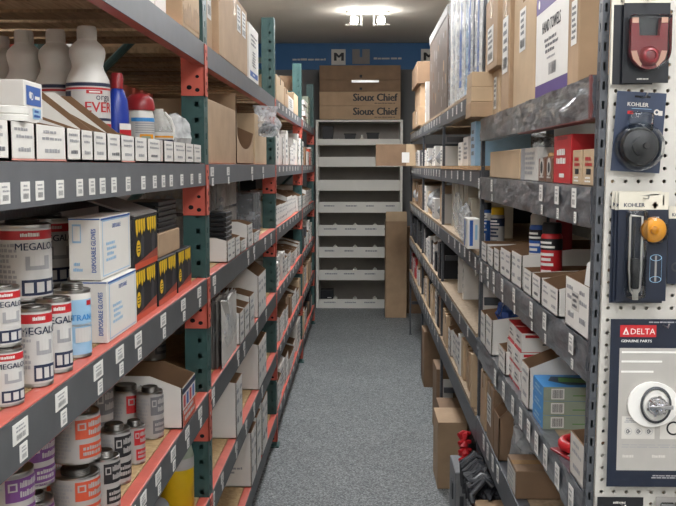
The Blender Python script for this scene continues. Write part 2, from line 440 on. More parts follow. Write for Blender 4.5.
def can(label, r, h, style, group, rot=0, low=False):
    """tin of solvent cement: body with beaded rims, paper wrap, wide threaded cap"""
    t = empty('cement_can', label, 'can', group)
    g = G(); b = r*.045
    g.lathe([(r*.93,0),(r,b*.4),(r,b*2),(r*.985,b*3),(r*.985,h-b*3),(r,b*-2+h),(r,h-b*.4),(r*.95,h),(r*.93,h-b*1.6),(r*.5,h-b*1.6)], 28, m=tin)
    obj('body', g, t)
    g = G(); cr = r*.6; z = h-b*1.6; P = [(cr, z)]
    rows = 0 if low else 3
    for i in range(rows): P += [(cr*1.03, z+.002+i*.0035), (cr*.97, z+.0038+i*.0035)]
    ch = z+.002+rows*.0035; P += [(cr, ch), (cr*.94, ch+.0015), (cr*.8, ch+.0005), (cr*.2, ch+.0005)]
    g.lathe(P, 24, m=tindk); obj('cap', g, t)
    g = G(); R = r*1.002; z0, z1 = h*.05, h*.95
    def band(a, c, m): g.lathe([(R, z0+(z1-z0)*a), (R, z0+(z1-z0)*c)], 32, m=m, caps=False)
    H = z1-z0
    if style == 'mega':
        band(0, .84, canlab); band(.84, .97, red); band(.97, 1, canlab)
        g.wrapscribble(R, .1, .8, z0+H*.87, z0+H*.95, 1, paper, 3)
        g.wraptext(R, z0+H*.69, H*.15, 'MEGALOC', navy, .75)
        g.wrapquad(R, .1, 1.5, z0+H*.03, z0+H*.26, navy)
        for i in range(3): g.wrapquad(R, .2+.42*i, .5+.42*i, z0+H*.07, z0+H*.22, canlab, .0014)
        g.wrapscribble(R, -1.6, .0, z0+H*.12, z0+H*.8, 9, inkl, 5)
        g.wrapquad(R, .25, 1.2, z0+H*.4, z0+H*.6, inkl); g.wrapquad(R, .4, .95, z0+H*.46, z0+H*.64, canlab, .0014)
    elif style == 'clear':
        band(0, .9, lblue); band(.9, 1, white)
        band(.46, .5, canlab)
        g.wraptext(R, z0+H*.56, H*.14, 'TRAN', cyan, .6); g.wrapquad(R, .9, 1.3, z0+H*.8, z0+H*.88, red)
        g.wrapquad(R, -.5, .0, z0+H*.1, z0+H*.3, cyan); g.wrapquad(R, .2, 1.3, z0+H*.2, z0+H*.44, canlab)
    else:
        col = {'orange': orange, 'black': inkd, 'violet': vio, 'red': red, 'grey': ink}[style]
        band(0, 1, cangry)
        g.wrapquad(R, .0, 1.7, z0+H*.52, z0+H*.95, col); g.wrapquad(R, .15, 1.7, z0+H*.08, z0+H*.4, col)
        g.wrapquad(R, .1, .45, z0+H*.72, z0+H*.88, cangry, .0014); g.wrapquad(R, .17, .38, z0+H*.75, z0+H*.85, col, .0018)
        g.wrapscribble(R, .55, 1.6, z0+H*.56, z0+H*.92, 2, cangry, 4)
        g.wrapscribble(R, .3, 1.5, z0+H*.12, z0+H*.36, 2, cangry, 8)
        g.wrapscribble(R, -1.6, -.1, z0+H*.08, z0+H*.92, 10, inkl, 7)
        if style == 'violet': band(0, .05, vio); band(.93, 1, cangry)
    obj('paper_wrap', g, t)
    t.rotation_euler = (0, 0, rot); return t

def white_bottle(label, H=.32, r=.05, brand=True):
    t = empty('cleaner_bottle', label, 'bottle', 'white bottles of drain opener')
    g = G(); P = [(.9,0),(1,.012),(1,.42),(1,.575),(.97,.605),(.88,.64),(.75,.68),(.71,.71),(.74,.74),(.81,.78),(.82,.815),(.77,.845),(.6,.875),(.46,.895),(.44,.905)]
    g.lathe([(a*r, b*H) for a, b in P], 28, m=plw); obj('body', g, t)
    g = G(); g.lathe([(r*.43,H*.903),(r*.44,H*.906),(r*.44,H*.985),(r*.4,H)], 24, m=offw)
    for i in range(24):
        a = 2*PI*i/24; g.box(r*.44*math.cos(a)-.0006, r*.44*math.cos(a)+.0006, r*.44*math.sin(a)-.0006, r*.44*math.sin(a)+.0006, H*.905, H*.975, offw)
    obj('cap', g, t)
    g = G(); R = r*1.004
    g.lathe([(R,H*.03),(R,H*.585)], 32, m=canlab, caps=False)
    g.lathe([(R*1.004,H*.555),(R*1.004,H*.58)], 32, m=navy, caps=False); g.lathe([(R*1.004,H*.53),(R*1.004,H*.545)], 32, m=red, caps=False)
    if brand:
        g.wrapquad(R, .0, .75, H*.5, H*.525, red); g.wrapquad(R, .12, .63, H*.507, H*.518, paper, .0014)
        g.wraptext(R, H*.455, H*.07, 'orga', navy, .8, bold=False)
        g.wraptext(R, H*.368, H*.105, 'EVER', red, .62, bold=True)
        g.lathe([(R*1.004,H*.305),(R*1.004,H*.325)], 32, m=navy, caps=False); g.lathe([(R*1.004,H*.25),(R*1.004,H*.285)], 32, m=red, caps=False)
        g.wrapquad(R, -1.3, -.75, H*.3, H*.52, navy)
    else:
        g.wrapquad(R, -.3, .5, H*.43, H*.47, dred); g.wrapquad(R, .9, 1.4, H*.2, H*.5, navy)
    obj('wrap_label', g, t); return t

def spray_can(label, r, h, body, band, cap, group, rot=0, word=None):
    t = empty('aerosol_can', label, 'spray can', group)
    g = G(); g.lathe([(r*.94,0),(r,.003),(r,h*.8),(r*.94,h*.83),(r*.7,h*.86),(r*.66,h*.87)], 24, m=body)
    obj('body', g, t)
    g = G(); g.lathe([(r*.9,h*.85),(r*.9,h*.97),(r*.8,h)], 24, m=cap); obj('cap', g, t)
    g = G(); g.lathe([(r*1.01,h*.62),(r*1.01,h*.78)], 24, m=band, caps=False)
    if word: g.wraptext(r*1.02, h*.1, h*.13, word, paper, 0)
    for i in range(2): g.wrapquad(r*1.01, -.9, .9-.3*i, h*(.65+.06*i), h*(.68+.06*i), paper if band in (inkd, blue, red, navy) else ink, .0008)
    for i in range(3): g.wrapquad(r*1.01, -.7+.2*(i%2), .8-.25*(i%2), h*(.4+.07*i), h*(.44+.07*i), paper if body in (red, blue) else navy, .0008)
    g.wrapquad(r, -.5, .6, h*.05, h*.34, paper if body in (red, blue) else ink); g.wrapquad(r, -.35, .45, h*.1, h*.29, body, .0014)
    obj('printed_band', g, t); t.rotation_euler = (0, 0, rot); return t

def bag(label, rx, ry, rz, m, group='plastic bags of parts', seed=0, amp=.25, fill=None, name='plastic_bag', header=False):
    t = empty(name, label, 'bag', group)
    g = G(); g.blob((0, ry, rz), rx, ry, rz, m, amp, 2.6, seed, 3, .001)
    if header:
        g.prism([(-rx*.7,ry-.004,rz*1.7),(rx*.7,ry-.004,rz*1.7),(rx*.85,ry-.004,rz*2.5),(-rx*.85,ry-.004,rz*2.5)], (0,.006,0), m)
    obj('film', g, t)
    if fill:
        g = G(); R = random.Random(seed)
        for i in range(7):
            g.blob((R.uniform(-.4,.4)*rx, ry*(1+R.uniform(-.35,.35)), rz*R.uniform(.45,1.2)), rx*.3, ry*.3, rz*.3, fill, .2, 3, i+seed, 1)
        obj('contents', g, t)
    return t

def plain_box(label, w, d, h, m, cat='box', group='boxed parts', name='parts_box', print_=None, near=None, seed=0, toppanel=None):
    """printed carton: body plus printed panels on the front and on the end towards the room"""
    t = empty(name, label, cat, group)
    g = G(); g.box(-w/2, w/2, 0, d, 0, h, m, min(.0015, w*.05, h*.05)); obj('body', g, t)
    g = G(); f = FRONT(w)
    if print_: print_(g, f, w, h)
    else: g.scribble(f, w*.12, w*.88, h*.2, h*.85, 4, ink, seed, .0009)
    if near: near(g, NEARL(w, d) if True else None, d, h)
    obj('printed_panel', g, t)
    if toppanel: g = G(); g.quad(TOP(w, h), 0, w, 0, d, toppanel, .0006); obj('lid', g, t)
    return t
# ---------------------------------------------------------------- the room
CEIL = 3.125
floorm = speckle('flecked_grey_floor', (80,85,88), (172,176,176), 150, .55, .25)
ceilm = mat('ceiling_paint', (214,210,202), .8, var=.03, scale=2)
wallw = mat('pale_wall_paint', (205,203,198), .8, var=.04, scale=3)
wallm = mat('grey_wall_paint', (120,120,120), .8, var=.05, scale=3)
WXL, WXR, WY0, WY1 = -1.25, 1.3, -3.4, 11.3
g = G(); g.box(WXL-.1, WXR+.1, WY0-.1, WY1+.1, -.06, 0, floorm); struct('floor', g)
g = G(); g.box(WXL-.1, WXR+.1, WY0-.1, WY1+.1, CEIL, CEIL+.08, ceilm); struct('ceiling', g)
g = G(); g.box(WXL-.1, WXL, WY0-.1, WY1+.1, 0, CEIL, wallw); struct('wall_left', g)
g = G(); g.box(WXR, WXR+.1, WY0-.1, WY1+.1, 0, CEIL, wallw); struct('wall_right', g)
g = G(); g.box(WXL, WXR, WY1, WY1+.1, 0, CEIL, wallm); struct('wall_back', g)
g = G(); g.box(WXL, WXR, WY0-.1, WY0, 0, CEIL, wallw); struct('wall_front', g)

# blue banner along the top of the back wall
bluew = mat('blue_banner', (48,104,158), .55, var=.05, scale=3)
t = empty('wall_banner', 'long blue banner with small white logos high on the back wall', 'sign'); t.location = (0, WY1, 2.965)
g = G(); g.box(WXL, WXR, -.008, 0, -.155, .155, bluew)
bf = Fr((0,-.008,0), (1,0,0), (0,0,1), (0,-1,0))
g.scribble(bf, -.85, -.42, -.055, -.02, 1, offw, 4, .001, .7); g.scribble(bf, .12, .62, -.045, -.01, 1, offw, 8, .001, .7)
obj('banner_sheet', g, t)
for x in (-.285, .785):
    g = G(); g.box(x-.085, x+.085, -.011, -.008, -.1, .085, white)
    f2 = Fr((x,-.0112,0), (1,0,0), (0,0,1), (0,-1,0))
    g.text(f2, 0, -.05, .135, 'M', inkd, 'c', .0008, .01, 0, 1.2)
    obj('logo_panel', g, t, 'white square with a black letter M')
g = G(); g.box(-.12, -.03, -.012, -.008, -.09, .085, greyc); g.box(-.0301, .0, -.012, -.008, -.09, -.01, greyc); g.box(-.0001, .09, -.012, -.008, -.09, .085, greyc)
obj('grey_panel', g, t, 'small grey panel with a notch')

# emergency light
t = empty('emergency_light', 'two-headed emergency light, lit, on the ceiling above the back aisle', 'lamp'); t.location = (.05, 9.0, CEIL)
g = G(); g.box(-.2, .2, -.03, .05, -.028, 0, ceilm, .008); obj('housing', g, t)
for s_ in (-1, 1):
    g = G(); x = s_*.127
    g.box(x-.075+s_*.012, x+.075+s_*.012, -.05, .03, -.145, -.13, lampwh, .004)
    g.box(x-s_*.07-.008, x-s_*.07+.008, -.02, .01, -.145, -.026, lampwh, .003)
    hd = obj('lamp_head', g, t)
    g = G(); g.lathe([(.026,0),(.034,.02),(.036,.05),(.03,.07),(.014,.076)], 20, (x, -.01, -.13), m=emb); obj('lamp_lens', g, hd)

# unseen ceiling lights over aisle and racks, spread out for soft fill
for i, (x, y, e) in enumerate(CEILING_PANELS):   # wrap-round fittings, shaped proud so their sides light the ceiling
    dif = mat('panel_diffuser_%d' % i, (250,252,255), .4, var=0, emit=e)
    t = empty('ceiling_light', 'rectangular wrap-round ceiling light above the racks', 'lamp', 'ceiling lights above the racks'); t.location = (x, y, CEIL)
    a, b = .28, .58
    g = G()
    for (x0,x1,y0,y1) in ((-a-.02,-a,-b-.02,b+.02),(a,a+.02,-b-.02,b+.02),(-a,a,-b-.02,-b),(-a,a,b,b+.02)): g.box(x0,x1,y0,y1,-.018,0,lampwh)
    obj('frame', g, t)
    g = G(); g.box(-a, a, -b, b, -.075, -.019, dif, .012); obj('diffuser', g, t)

# ---------------------------------------------------------------- plate with punched holes
def punched(g, fr, w, h, cu, hw, hh, pitch, m, v0=.02):
    """flat plate in frame fr with one column of rectangular holes centred on cu"""
    a, b = cu-hw/2, cu+hw/2
    g.quad(fr, 0, a, 0, h, m, 0); g.quad(fr, b, w, 0, h, m, 0)
    z = 0; c = v0
    while c+hh < h:
        g.quad(fr, a, b, z, c, m, 0)
        for (p, q) in (((a,c),(b,c)),((b,c),(b,c+hh)),((b,c+hh),(a,c+hh)),((a,c+hh),(a,c))):
            g.face([fr.p(*p, 0), fr.p(*q, 0), fr.p(*q, -.003), fr.p(*p, -.003)], m)
        z = c+hh; c += pitch
    g.quad(fr, a, b, z, h, m, 0)

# ---------------------------------------------------------------- the rack with green uprights and orange-red beams
PY = [.62, 2.975, 5.37, 7.75, 9.70]; PW = .076; RBACK = -1.1
rackL = empty('pallet_rack', 'tall storage rack with green punched uprights and orange-red beams lining the aisle', 'rack'); rackL.location = (-.8, 5, 0)
offL = (.8, -5, 0)
def partL(name, g, parent=None, label=None):
    o = obj(name, g, parent or rackL, label)
    if parent is None: o.location = offL
    return o
for y in PY:
    g = G(); H = 2.5
    punched(g, Fr((LX-.003,y,0), (-1,0,0), (0,0,1), (0,-1,0)), .072, H, .024, .013, .015, .0508, postgrn)
    punched(g, Fr((LX-.003,y,0), (0,1,0), (0,0,1), (1,0,0)), PW, H, .038, .012, .018, .0508, postgrn)
    g.face([(LX-.075,y,0),(LX-.075,y+PW,0),(LX-.075,y+PW,H),(LX-.075,y,H)], postgrn)
    g.face([(LX-.003,y+PW,0),(LX-.003,y+PW,H),(LX-.075,y+PW,H),(LX-.075,y+PW,0)], postgrn)
    g.box(LX-.1, LX+.012, y-.012, y+PW+.012, 0, .008, postgrn)
    partL('upright', g)
    g = G(); g.box(RBACK, RBACK+.07, y, y+PW, 0, H, postgrn); g.box(RBACK-.01, RBACK+.09, y-.01, y+PW+.01, 0, .008, postgrn); partL('upright', g)
    for k in range(5):
        z = .25+.5*k; g = G(); g.box(RBACK+.071, LX-.076, y+.025, y+.05, z, z+.03, postgrn); partL('brace', g)
        if k < 4: g = G(); g.tube([(RBACK+.08,y+.038,z+.04),(LX-.08,y+.038,z+.46)], .013, postgrn); partL('brace', g)
TAGS_L = {(0,0): [], (0,1): [4,24.5,39,59.4,79,91.4,102,113.4,127.6,142.8,154.3,163,170.8,181.5,191.5,199.5],
          (0,2): [20,61,98,119.5,138,163,183,199], (0,3): [120,132,143,158,173,187,200], (0,4): [], (0,5): [],
          (1,1): [212,228,252,263], (1,2): [214,248,254,265,271], (1,3): [213,238,244,257,266], (1,4): [213,222,236,246,254,262], (1,5): [], (1,0): []}
def price_tag(x, y, z, w, h, side, seed):
    g = G(); s_ = 1 if side == 'L' else -1
    f = Fr((x, y-s_*w/2, z-h/2), (0,s_,0), (0,0,1), (s_,0,0))
    g.box(min(x, x+s_*.0012), max(x, x+s_*.0012), y-w/2, y+w/2, z-h/2, z+h/2, paper)
    g.scribble(f, w*.12, w*.9, h*.5, h*.9, 2, inkl, seed, .0016, .5); g.bars(f, w*.2, w*.8, h*.15, h*.42, ink, seed, .0016)
    return g
seed = 0
for b in range(4):
    y0, y1 = PY[b]+PW, PY[b+1]
    for L_, z in enumerate(LZ):
        sh = .064 if L_ < 2 else .08
        g = G(); g.box(LX-.034, LX-.002, y0+.002, y1-.002, z-sh-.004, z, beamred, .002); bm_ = partL('crossbeam', g)
        g = G(); g.box(LX-.002, LX+.0006, y0-(.03 if b else 0), y1-.003, z-sh-(.005 if L_ < 2 else 0), z-(.0005 if L_ < 2 else .003), beamgry if L_ < 2 else beamdk); obj('face_strip', g, bm_, 'grey strip over the red beam')
        g = G(); zb = z-.165                                            # hooked end plate on the post at the far end
        g.box(LX-.074, LX+.002, y1-.005, y1-.001, zb, z-.005, beamred); g.box(LX-.002, LX+.003, y1-.005, y1+.045, zb, z-.003, beamred)
        f = Fr((LX+.002, y1-.005, zb), (-1,0,0), (0,0,1), (0,-1,0))
        for (a, c, ww) in ((.024,.018,.0075),(.024,.06,.006),(.05,.026,.0085)): g.disc(f, a, c, ww, holeshade, .0008, 12, ww*.85)  # flat dark discs painted for the shade in the holes
        f = Fr((LX+.003, y1, zb), (0,1,0), (0,0,1), (1,0,0))
        for c in (.02,.07,.12): g.disc(f, .03, c, .007, holeshade, .0008, 10); g.disc(f, .012, c+.02, .006, canlab if c == .07 else holeshade, .0008, 8)
        obj('end_plate', g, bm_, 'orange-red hooked end plate with holes painted as dark discs')
        cols = TAGS_L.get((b, L_), [])
        ys = [dep(p, LX, z-.04) for p in cols]
        if b >= 2: ys = [y0+.2+.27*k for k in range(int((y1-y0-.3)/.27))]
        for y in ys:
            seed += 1
            if b == 0 and L_ == 1: obj('price_tag', price_tag(LX+.0006, y, z-.045, .036, .03, 'L', seed), bm_)
            else:
                obj('price_tag', price_tag(LX+.0006, y, z-.026, .06, .03, 'L', seed), bm_)
                if b < 2: obj('price_tag', price_tag(LX+.0006, y+.01, z-.06, .03, .026, 'L', seed), bm_)
        g = G()
        if L_ < 2:
            y = y0+.01
            k_ = 0
            while y+.11 < y1: g.box(RBACK+.02, LX-.036, y, y+.11, z-.02, z, wooddk2 if k_ % 3 == 1 else wooddk); y += .155; k_ += 1
        else:
            n = 2
            for i in range(n): g.box(RBACK+.02, LX-.036, y0+(y1-y0)*i/n+.003, y0+(y1-y0)*(i+1)/n-.003, z-.018, z, osb)
        partL('deck', g)
        g = G(); g.box(RBACK+.0, RBACK+.02, y0+.002, y1-.002, z-.088, z, beamred); partL('crossbeam', g)

# ---------------------------------------------------------------- the grey shelving with the pegboard end
LEAN = .009                                                             # the end frame leans a little
QY = [1.88, 3.72, 5.5, 7.3, 9.1]; XB = 1.12
rackR = empty('steel_shelving', 'grey steel shelving with film-wrapped beams and a white pegboard on its end', 'rack'); rackR.location = (.8, 5, 0)
offR = (-.8, -5, 0)
def partR(name, g, parent=None, label=None):
    o = obj(name, g, parent or rackR, label)
    if parent is None: o.location = offR
    return o
for y in QY:
    H = 2.62 if y < 5 else 1.9; g = G()
    punched(g, Fr((.4735,y,0), (1,0,0), (0,0,1), (0,-1,0)), .0145, H, .007, .005, .016, .0381, steelg)
    punched(g, Fr((.4735,y+.03,0), (0,-1,0), (0,0,1), (-1,0,0)), .03, H, .015, .007, .018, .0381, steelg)
    g.face([(.488,y,0),(.488,y+.03,0),(.488,y+.03,H),(.488,y,H)], steelg); g.face([(.4735,y+.03,0),(.4735,y+.03,H),(.488,y+.03,H),(.488,y+.03,0)], steelg)
    g.box(.468, .5, y-.006, y+.046, 0, .006, steelg)
    if y < 2: g.v = [(vx-LEAN*(2.0-vz), vy, vz) for vx, vy, vz in g.v]
    partR('upright', g)
    g = G(); g.box(XB-.04, XB, y, y+.04, 0, H, steelg); partR('upright', g)
    for z in (.3, 1.1, H-.1): g = G(); g.box(.496, XB-.041, y+.01, y+.03, z, z+.03, steelg); partR('brace', g)
dullred = mat('dull_red_edge', (112,62,60), .5, var=.1)
TAGS_R = {(0,1): [480.5,493.5,543.5,559.5,577], (0,2): [477,483,489.5,495.5,504,516,533.5,547,574], (0,3): [497,505.5,515,523,531,539,548,560,574],
          (0,4): [484,488,493,498], (1,1): [446,452,458,464,471], (1,2): [449,455,460,465,470], (1,3): [446,452,460,468], (1,0): [448,453,457,462], (1,4): []}
for b in range(4):
    y0, y1 = QY[b]+(.002 if b else .033), QY[b+1]+(.038 if b == 3 else -.002)
    for L_, z in enumerate(RZ):
        if b: z = RZB[L_]
        top = z-(.018 if b else .0)
        h = .085 if b == 0 and L_ < 4 else (.1 if L_ == 4 else .07)
        g = G()
        if b == 0 and L_ < 4:                                           # film wound round the beam: a wavy skin
            R = random.Random(L_); n = 120; P = []
            k = len(g.v); rows = 9
            for i in range(n+1):
                y = y0+.002+(y1-y0-.004)*i/n
                for j in range(rows):
                    q = j/(rows-1); w = noise.noise(Vector((y*7+q*2, q*2.2, L_*5)))*.007 + noise.noise(Vector((y*30+q*9, q*6, L_*9)))*.004
                    g.v.append((.4675+w-.002*math.sin(q*PI), y, top-h*(1-q)))
                g.v.append((.505, y, top)); g.v.append((.505, y, top-h))
            cy = rows+2
            for i in range(n):
                for j in range(cy):
                    j2 = (j+1) % cy
                    g.f.append((k+i*cy+j, k+(i+1)*cy+j, k+(i+1)*cy+j2, k+i*cy+j2)); g.m.append(g.mi(wrapg)); g.sm.append(True)
            g.face([g.v[k+j] for j in range(cy)], wrapg); g.face([g.v[k+n*cy+j] for j in reversed(range(cy))], wrapg)
        else: g.box(.467, .505, y0+.002, y1-.002, top-h, top, steelg, .002)
        bm_ = partR('crossbeam', g, None, 'grey beam wound in clear film' if b == 0 and L_ < 4 else None)
        if b == 0 and L_ == 0:
            g = G(); g.box(.461, .5, y0+.004, y0+.016, top-h-.002, top+.001, dullred); g.box(.4655, .5, y0+.017, y1-.9, top-h-.003, top-h-.0005, dullred); obj('red_edge', g, bm_, 'dark red edge of the beam')
        ys = [dep(p, .468, z-.04) for p in TAGS_R.get((b, L_), [])]
        if b >= 2: ys = [y0+.15+.22*k for k in range(int((y1-y0-.2)/.22))]
        for y in ys:
            seed += 1
            x_ = .4615 if b == 0 and L_ < 4 else .4668
            if L_ in (3, 4) and b == 0: obj('price_tag', price_tag(x_, y, top-.04, .045, .055, 'R', seed), bm_)
            else:
                obj('price_tag', price_tag(x_, y, top-.026, .04, .042, 'R', seed), bm_)
                if b == 0 and L_ < 3: obj('price_tag', price_tag(x_, y-.015, top-.068, .02, .024, 'R', seed), bm_)
        g = G()
        if b == 1 and L_ == 1: g.box(.462, XB-.05, y0+.002, y1-.002, z-.016, z, plank)
        else: g.box(.506 if b == 0 else .468, XB-.05, y0+.05, y1-.002, z-.016, z, board)
        partR('deck', g)
        g = G(); g.box(XB-.045, XB-.02, y0+.002, y1-.002, z-.085, z-.02, steelg); partR('crossbeam', g)
# pegboard
PBX0, PBX1, PBZ0, PBZ1, PBY = .489, 1.12, .55, 2.45, 1.868
g = G(); s_ = .0254
nx, nz = int((PBX1-PBX0)/s_), int((PBZ1-PBZ0)/s_)
def cell(g, x, z, hole):
    c = [(x,z),(x+s_,z),(x+s_,z+s_),(x,z+s_)]
    if not hole: g.face([(a, PBY, b) for a, b in c], pegm); return
    cx, cz, r = x+s_/2, z+s_/2, .004; O = []
    for k in range(8):
        a = 2*PI*k/8+PI/8; O.append((cx+r*math.cos(a), cz+r*math.sin(a)))
    rim = [(x+s_,z+s_/2),c[2],(x+s_/2,z+s_),c[3],(x,z+s_/2),c[0],(x+s_/2,z),c[1]]
    for k in range(8):
        j = (k+1) % 8
        g.face([(rim[k][0],PBY,rim[k][1]),(rim[j][0],PBY,rim[j][1]),(O[k][0],PBY,O[k][1]),(O[k-1][0],PBY,O[k-1][1])], pegm)
        g.face([(O[k-1][0],PBY,O[k-1][1]),(O[k][0],PBY,O[k][1]),(O[k][0],PBY+.006,O[k][1]),(O[k-1][0],PBY+.006,O[k-1][1])], pegm)
for i in range(nx):
    for j in range(nz): cell(g, PBX0+i*s_, PBZ0+j*s_, True)
X1, Z1 = PBX0+nx*s_, PBZ0+nz*s_
for q in ([(PBX0,PBZ0),(X1,PBZ0)],[(X1,PBZ0),(X1,Z1)],[(X1,Z1),(PBX0,Z1)],[(PBX0,Z1),(PBX0,PBZ0)]):
    (a,b),(c,d) = q; g.face([(a,PBY,b),(c,PBY,d),(c,PBY+.011,d),(a,PBY+.011,b)], pegm)
g.v = [(vx-LEAN*(2.0-vz), vy, vz) for vx, vy, vz in g.v]
partR('pegboard', g, None, 'white panel punched with small holes')

# ---------------------------------------------------------------- white shelf unit across the end of the aisle
GY0, GY1 = 10.8, 11.22; GX0, GX1 = -.505, .44
gon = empty('shelf_unit', 'white shelf unit with deep front lips closing the far end of the aisle', 'shelf'); gon.location = (-.03, GY0, 0)
def partG(name, g, parent=None):
    o = obj(name, g, parent or gon)
    if parent is None: o.location = (.03, -GY0, 0)
    return o
for x in (GX0-.03, GX1): g = G(); g.box(x, x+.03, GY0-.005, GY1, 0, 2.165, gond, .003); partG('side_post', g)
g = G(); g.box(GX0, GX1, GY1-.02, GY1, 0, 2.165, gondbk); partG('back_panel', g)
g = G(); g.box(GX0-.03, GX1+.03, GY0, GY1, 2.166, 2.19, gond, .002); partG('top_board', g)
for k, (zt, zb) in enumerate([(1.97,1.9),(1.764,1.65),(1.498,1.375),(1.244,1.12),(.976,.85),(.719,.595),(.449,.33),(.105,.0)]):
    g = G(); g.box(GX0, GX1, GY0+.02, GY1-.02, zb+.004, zb+.02, gond); sh = partG('shelf', g)
    g = G(); g.box(GX0+.002, GX1-.002, GY0, GY0+.012, zb, zt, gond, .002)
    if k > 2:
        f = Fr((GX0,GY0,zb), (1,0,0), (0,0,1), (0,-1,0)); n = 4
        for i in range(n): g.scribble(f, .06+.235*i, .22+.235*i, (zt-zb)*.5, (zt-zb)*.8, 1, inkl, i+k*7, .0008, .5)
    obj('front_lip', g, sh)
    if k > 3:
        for i in range(4):
            g = G(); x = GX0+.19+.235*i; g.prism([(x-.025,GY0+.013,zt-.01),(x+.025,GY0+.013,zt-.01),(x,GY0+.013,zt+.014)], (0,.2,0), gond); obj('divider', g, sh)
    if k == 0:
        for i in range(1, 4): g = G(); x = GX0+.235*i; g.box(x-.003, x+.003, GY0-.001, GY0+.2, zb+.02, zt+.004, gond); obj('divider', g, sh)
# ================================================================ THINGS ON THE ORANGE-BEAM RACK
dl = lambda px, z, X=LX: dep(px, X, z)
def spanL(t_maker, px0, px1, zi, gap=.004, X=LX, zref=.05):
    a, b = dl(px0, LZ[zi]+zref, X), dl(px1, LZ[zi]+zref, X); return (a+b)/2, b-a-gap

bagfit = film('bag_film_over_fittings', (228,230,230), .55, .12, 30, .9)
# ---- bottle shelf: the front row of slim bins
edges = [(-14,8.4),(10,34.6),(35.2,65.6),(66.4,80.6),(80.9,92.8),(93.2,106.4),(107,120.4),(120.8,134.4),(134.8,147),(147.4,160.5),(164,173.3),(173.6,185.3),(185.6,193.6),(193.9,201)]
hb = {2:.075, 3:.09, 4:.135, 5:.11, 6:.135, 7:.08, 0:.07}
for i, (a, b) in enumerate(edges):
    y, w = spanL(None, a, b, 1, .0012)
    t = bin_box('slim white bin box fronting the bottle shelf, %s from the near end' % ORD[i], w, .2 if i < 8 else .083, .056, hb.get(i, .06), 'white bins fronting the bottle shelf', i, redline=i in (1,2,7), cut=.5)
    put(t, 'L', y, LZ[1])
# ---- white drain-opener bottles behind them
for i, (px, X, D, H, lab) in enumerate([(88.5,-.636,2.16,.312,'white cleaner bottle with red lettering on its label, beside the blue bottle'),
        (57.5,-.725,2.25,.312,'white cleaner bottle in shade, just behind the red-lettered one'),
        (26,-.81,2.22,.314,'white cleaner bottle in shade, third back from the blue bottle'),
        (2,-.90,2.29,.312,'white cleaner bottle deepest in the shelf, cut by the picture edge')]):
    t = white_bottle(lab, H, .05, i == 0)
    t.location = (X-.0, dep(px, X, 1.8), LZ[1]+.0012); t.rotation_euler = (0, 0, .2 if i == 0 else .1*i)
# blue bottle
t = empty('detergent_bottle', 'slim blue bottle with a dark red cap', 'bottle'); t.location = (-.6, dep(118, -.6, 1.75), LZ[1]+.0012); t.rotation_euler = (0, 0, PI/2-.6)
g = G(); g.lathe([(.9*.03,0),(.03,.006),(.03,.12),(.026,.155),(.016,.178),(.013,.182)], 24, m=bluepl, sy=.8); obj('body', g, t)
g = G(); g.lathe([(.0155,.18),(.0155,.212),(.0125,.218)], 20, m=redpl); obj('cap', g, t)
g = G(); f = Fr((-.018,-.0262,.02), (1,0,0), (0,0,1), (0,-1,0)); g.quad(f, .0, .036, 0, .075, paper); g.quad(f, 0, .036, .045, .06, red, .001); g.scribble(f, .003, .033, .005, .04, 3, red, 2, .001); obj('label', g, t)
# wide jar with domed red lid
t = empty('wipes_jar', 'wide clear jar with printed label and domed dark red lid', 'jar'); t.location = (-.59, dep(140, -.59, 1.75), LZ[1]+.0012); t.rotation_euler = (0, 0, PI/2-.75)
g = G(); g.lathe([(.034,0),(.037,.006),(.037,.125),(.033,.14)], 28, m=plw); obj('body', g, t)
g = G(); g.lathe([(.0375,.03),(.0375,.118)], 28, m=canlab, caps=False); R_ = .0375
g.wrapquad(R_, -1.2, 1.2, .108, .118, cyan); g.wrapquad(R_, -.6, .5, .045, .075, amber); g.wrapquad(R_, -.5, .2, .05, .07, sage, .0013)
for k in range(5): g.wrapquad(R_, -.9, .9-.2*(k % 2), .078+.006*k, .0805+.006*k, inkl)
obj('label', g, t)
g = G(); g.lathe([(.039,.138),(.04,.15),(.036,.168),(.022,.18),(.006,.184)], 28, m=redpl); obj('lid', g, t)
# jug with handle
t = empty('clear_jug', 'translucent jug with looped handle beside the red-lidded jar', 'bottle'); t.location = (-.57, dep(158.5, -.57, 1.75), LZ[1]+.0012); t.rotation_euler = (0, 0, PI/2-.7)
g = G(); g.lathe([(.036,0),(.04,.006),(.04,.09),(.03,.12),(.016,.135),(.015,.15)], 24, m=plcl); obj('body', g, t)
g = G(); g.tube([(.036,0,.05),(.05,0,.075),(.052,0,.1),(.04,0,.125),(.02,0,.14)], .006, plw); obj('handle', g, t)
g = G(); g.lathe([(.0405,.02),(.0405,.085)], 24, m=canlab, caps=False)
for k in range(5): g.wrapquad(.0405, -.9, .7, .03+.01*k, .035+.01*k, navy if k % 2 else amber)
obj('label', g, t)
t = bag('crinkled clear plastic bag of white fittings at the end of the bottle shelf', .06, .05, .075, bagfit, seed=3, amp=.3, fill=plw); put(t, 'L', 2.82, LZ[1], .02)
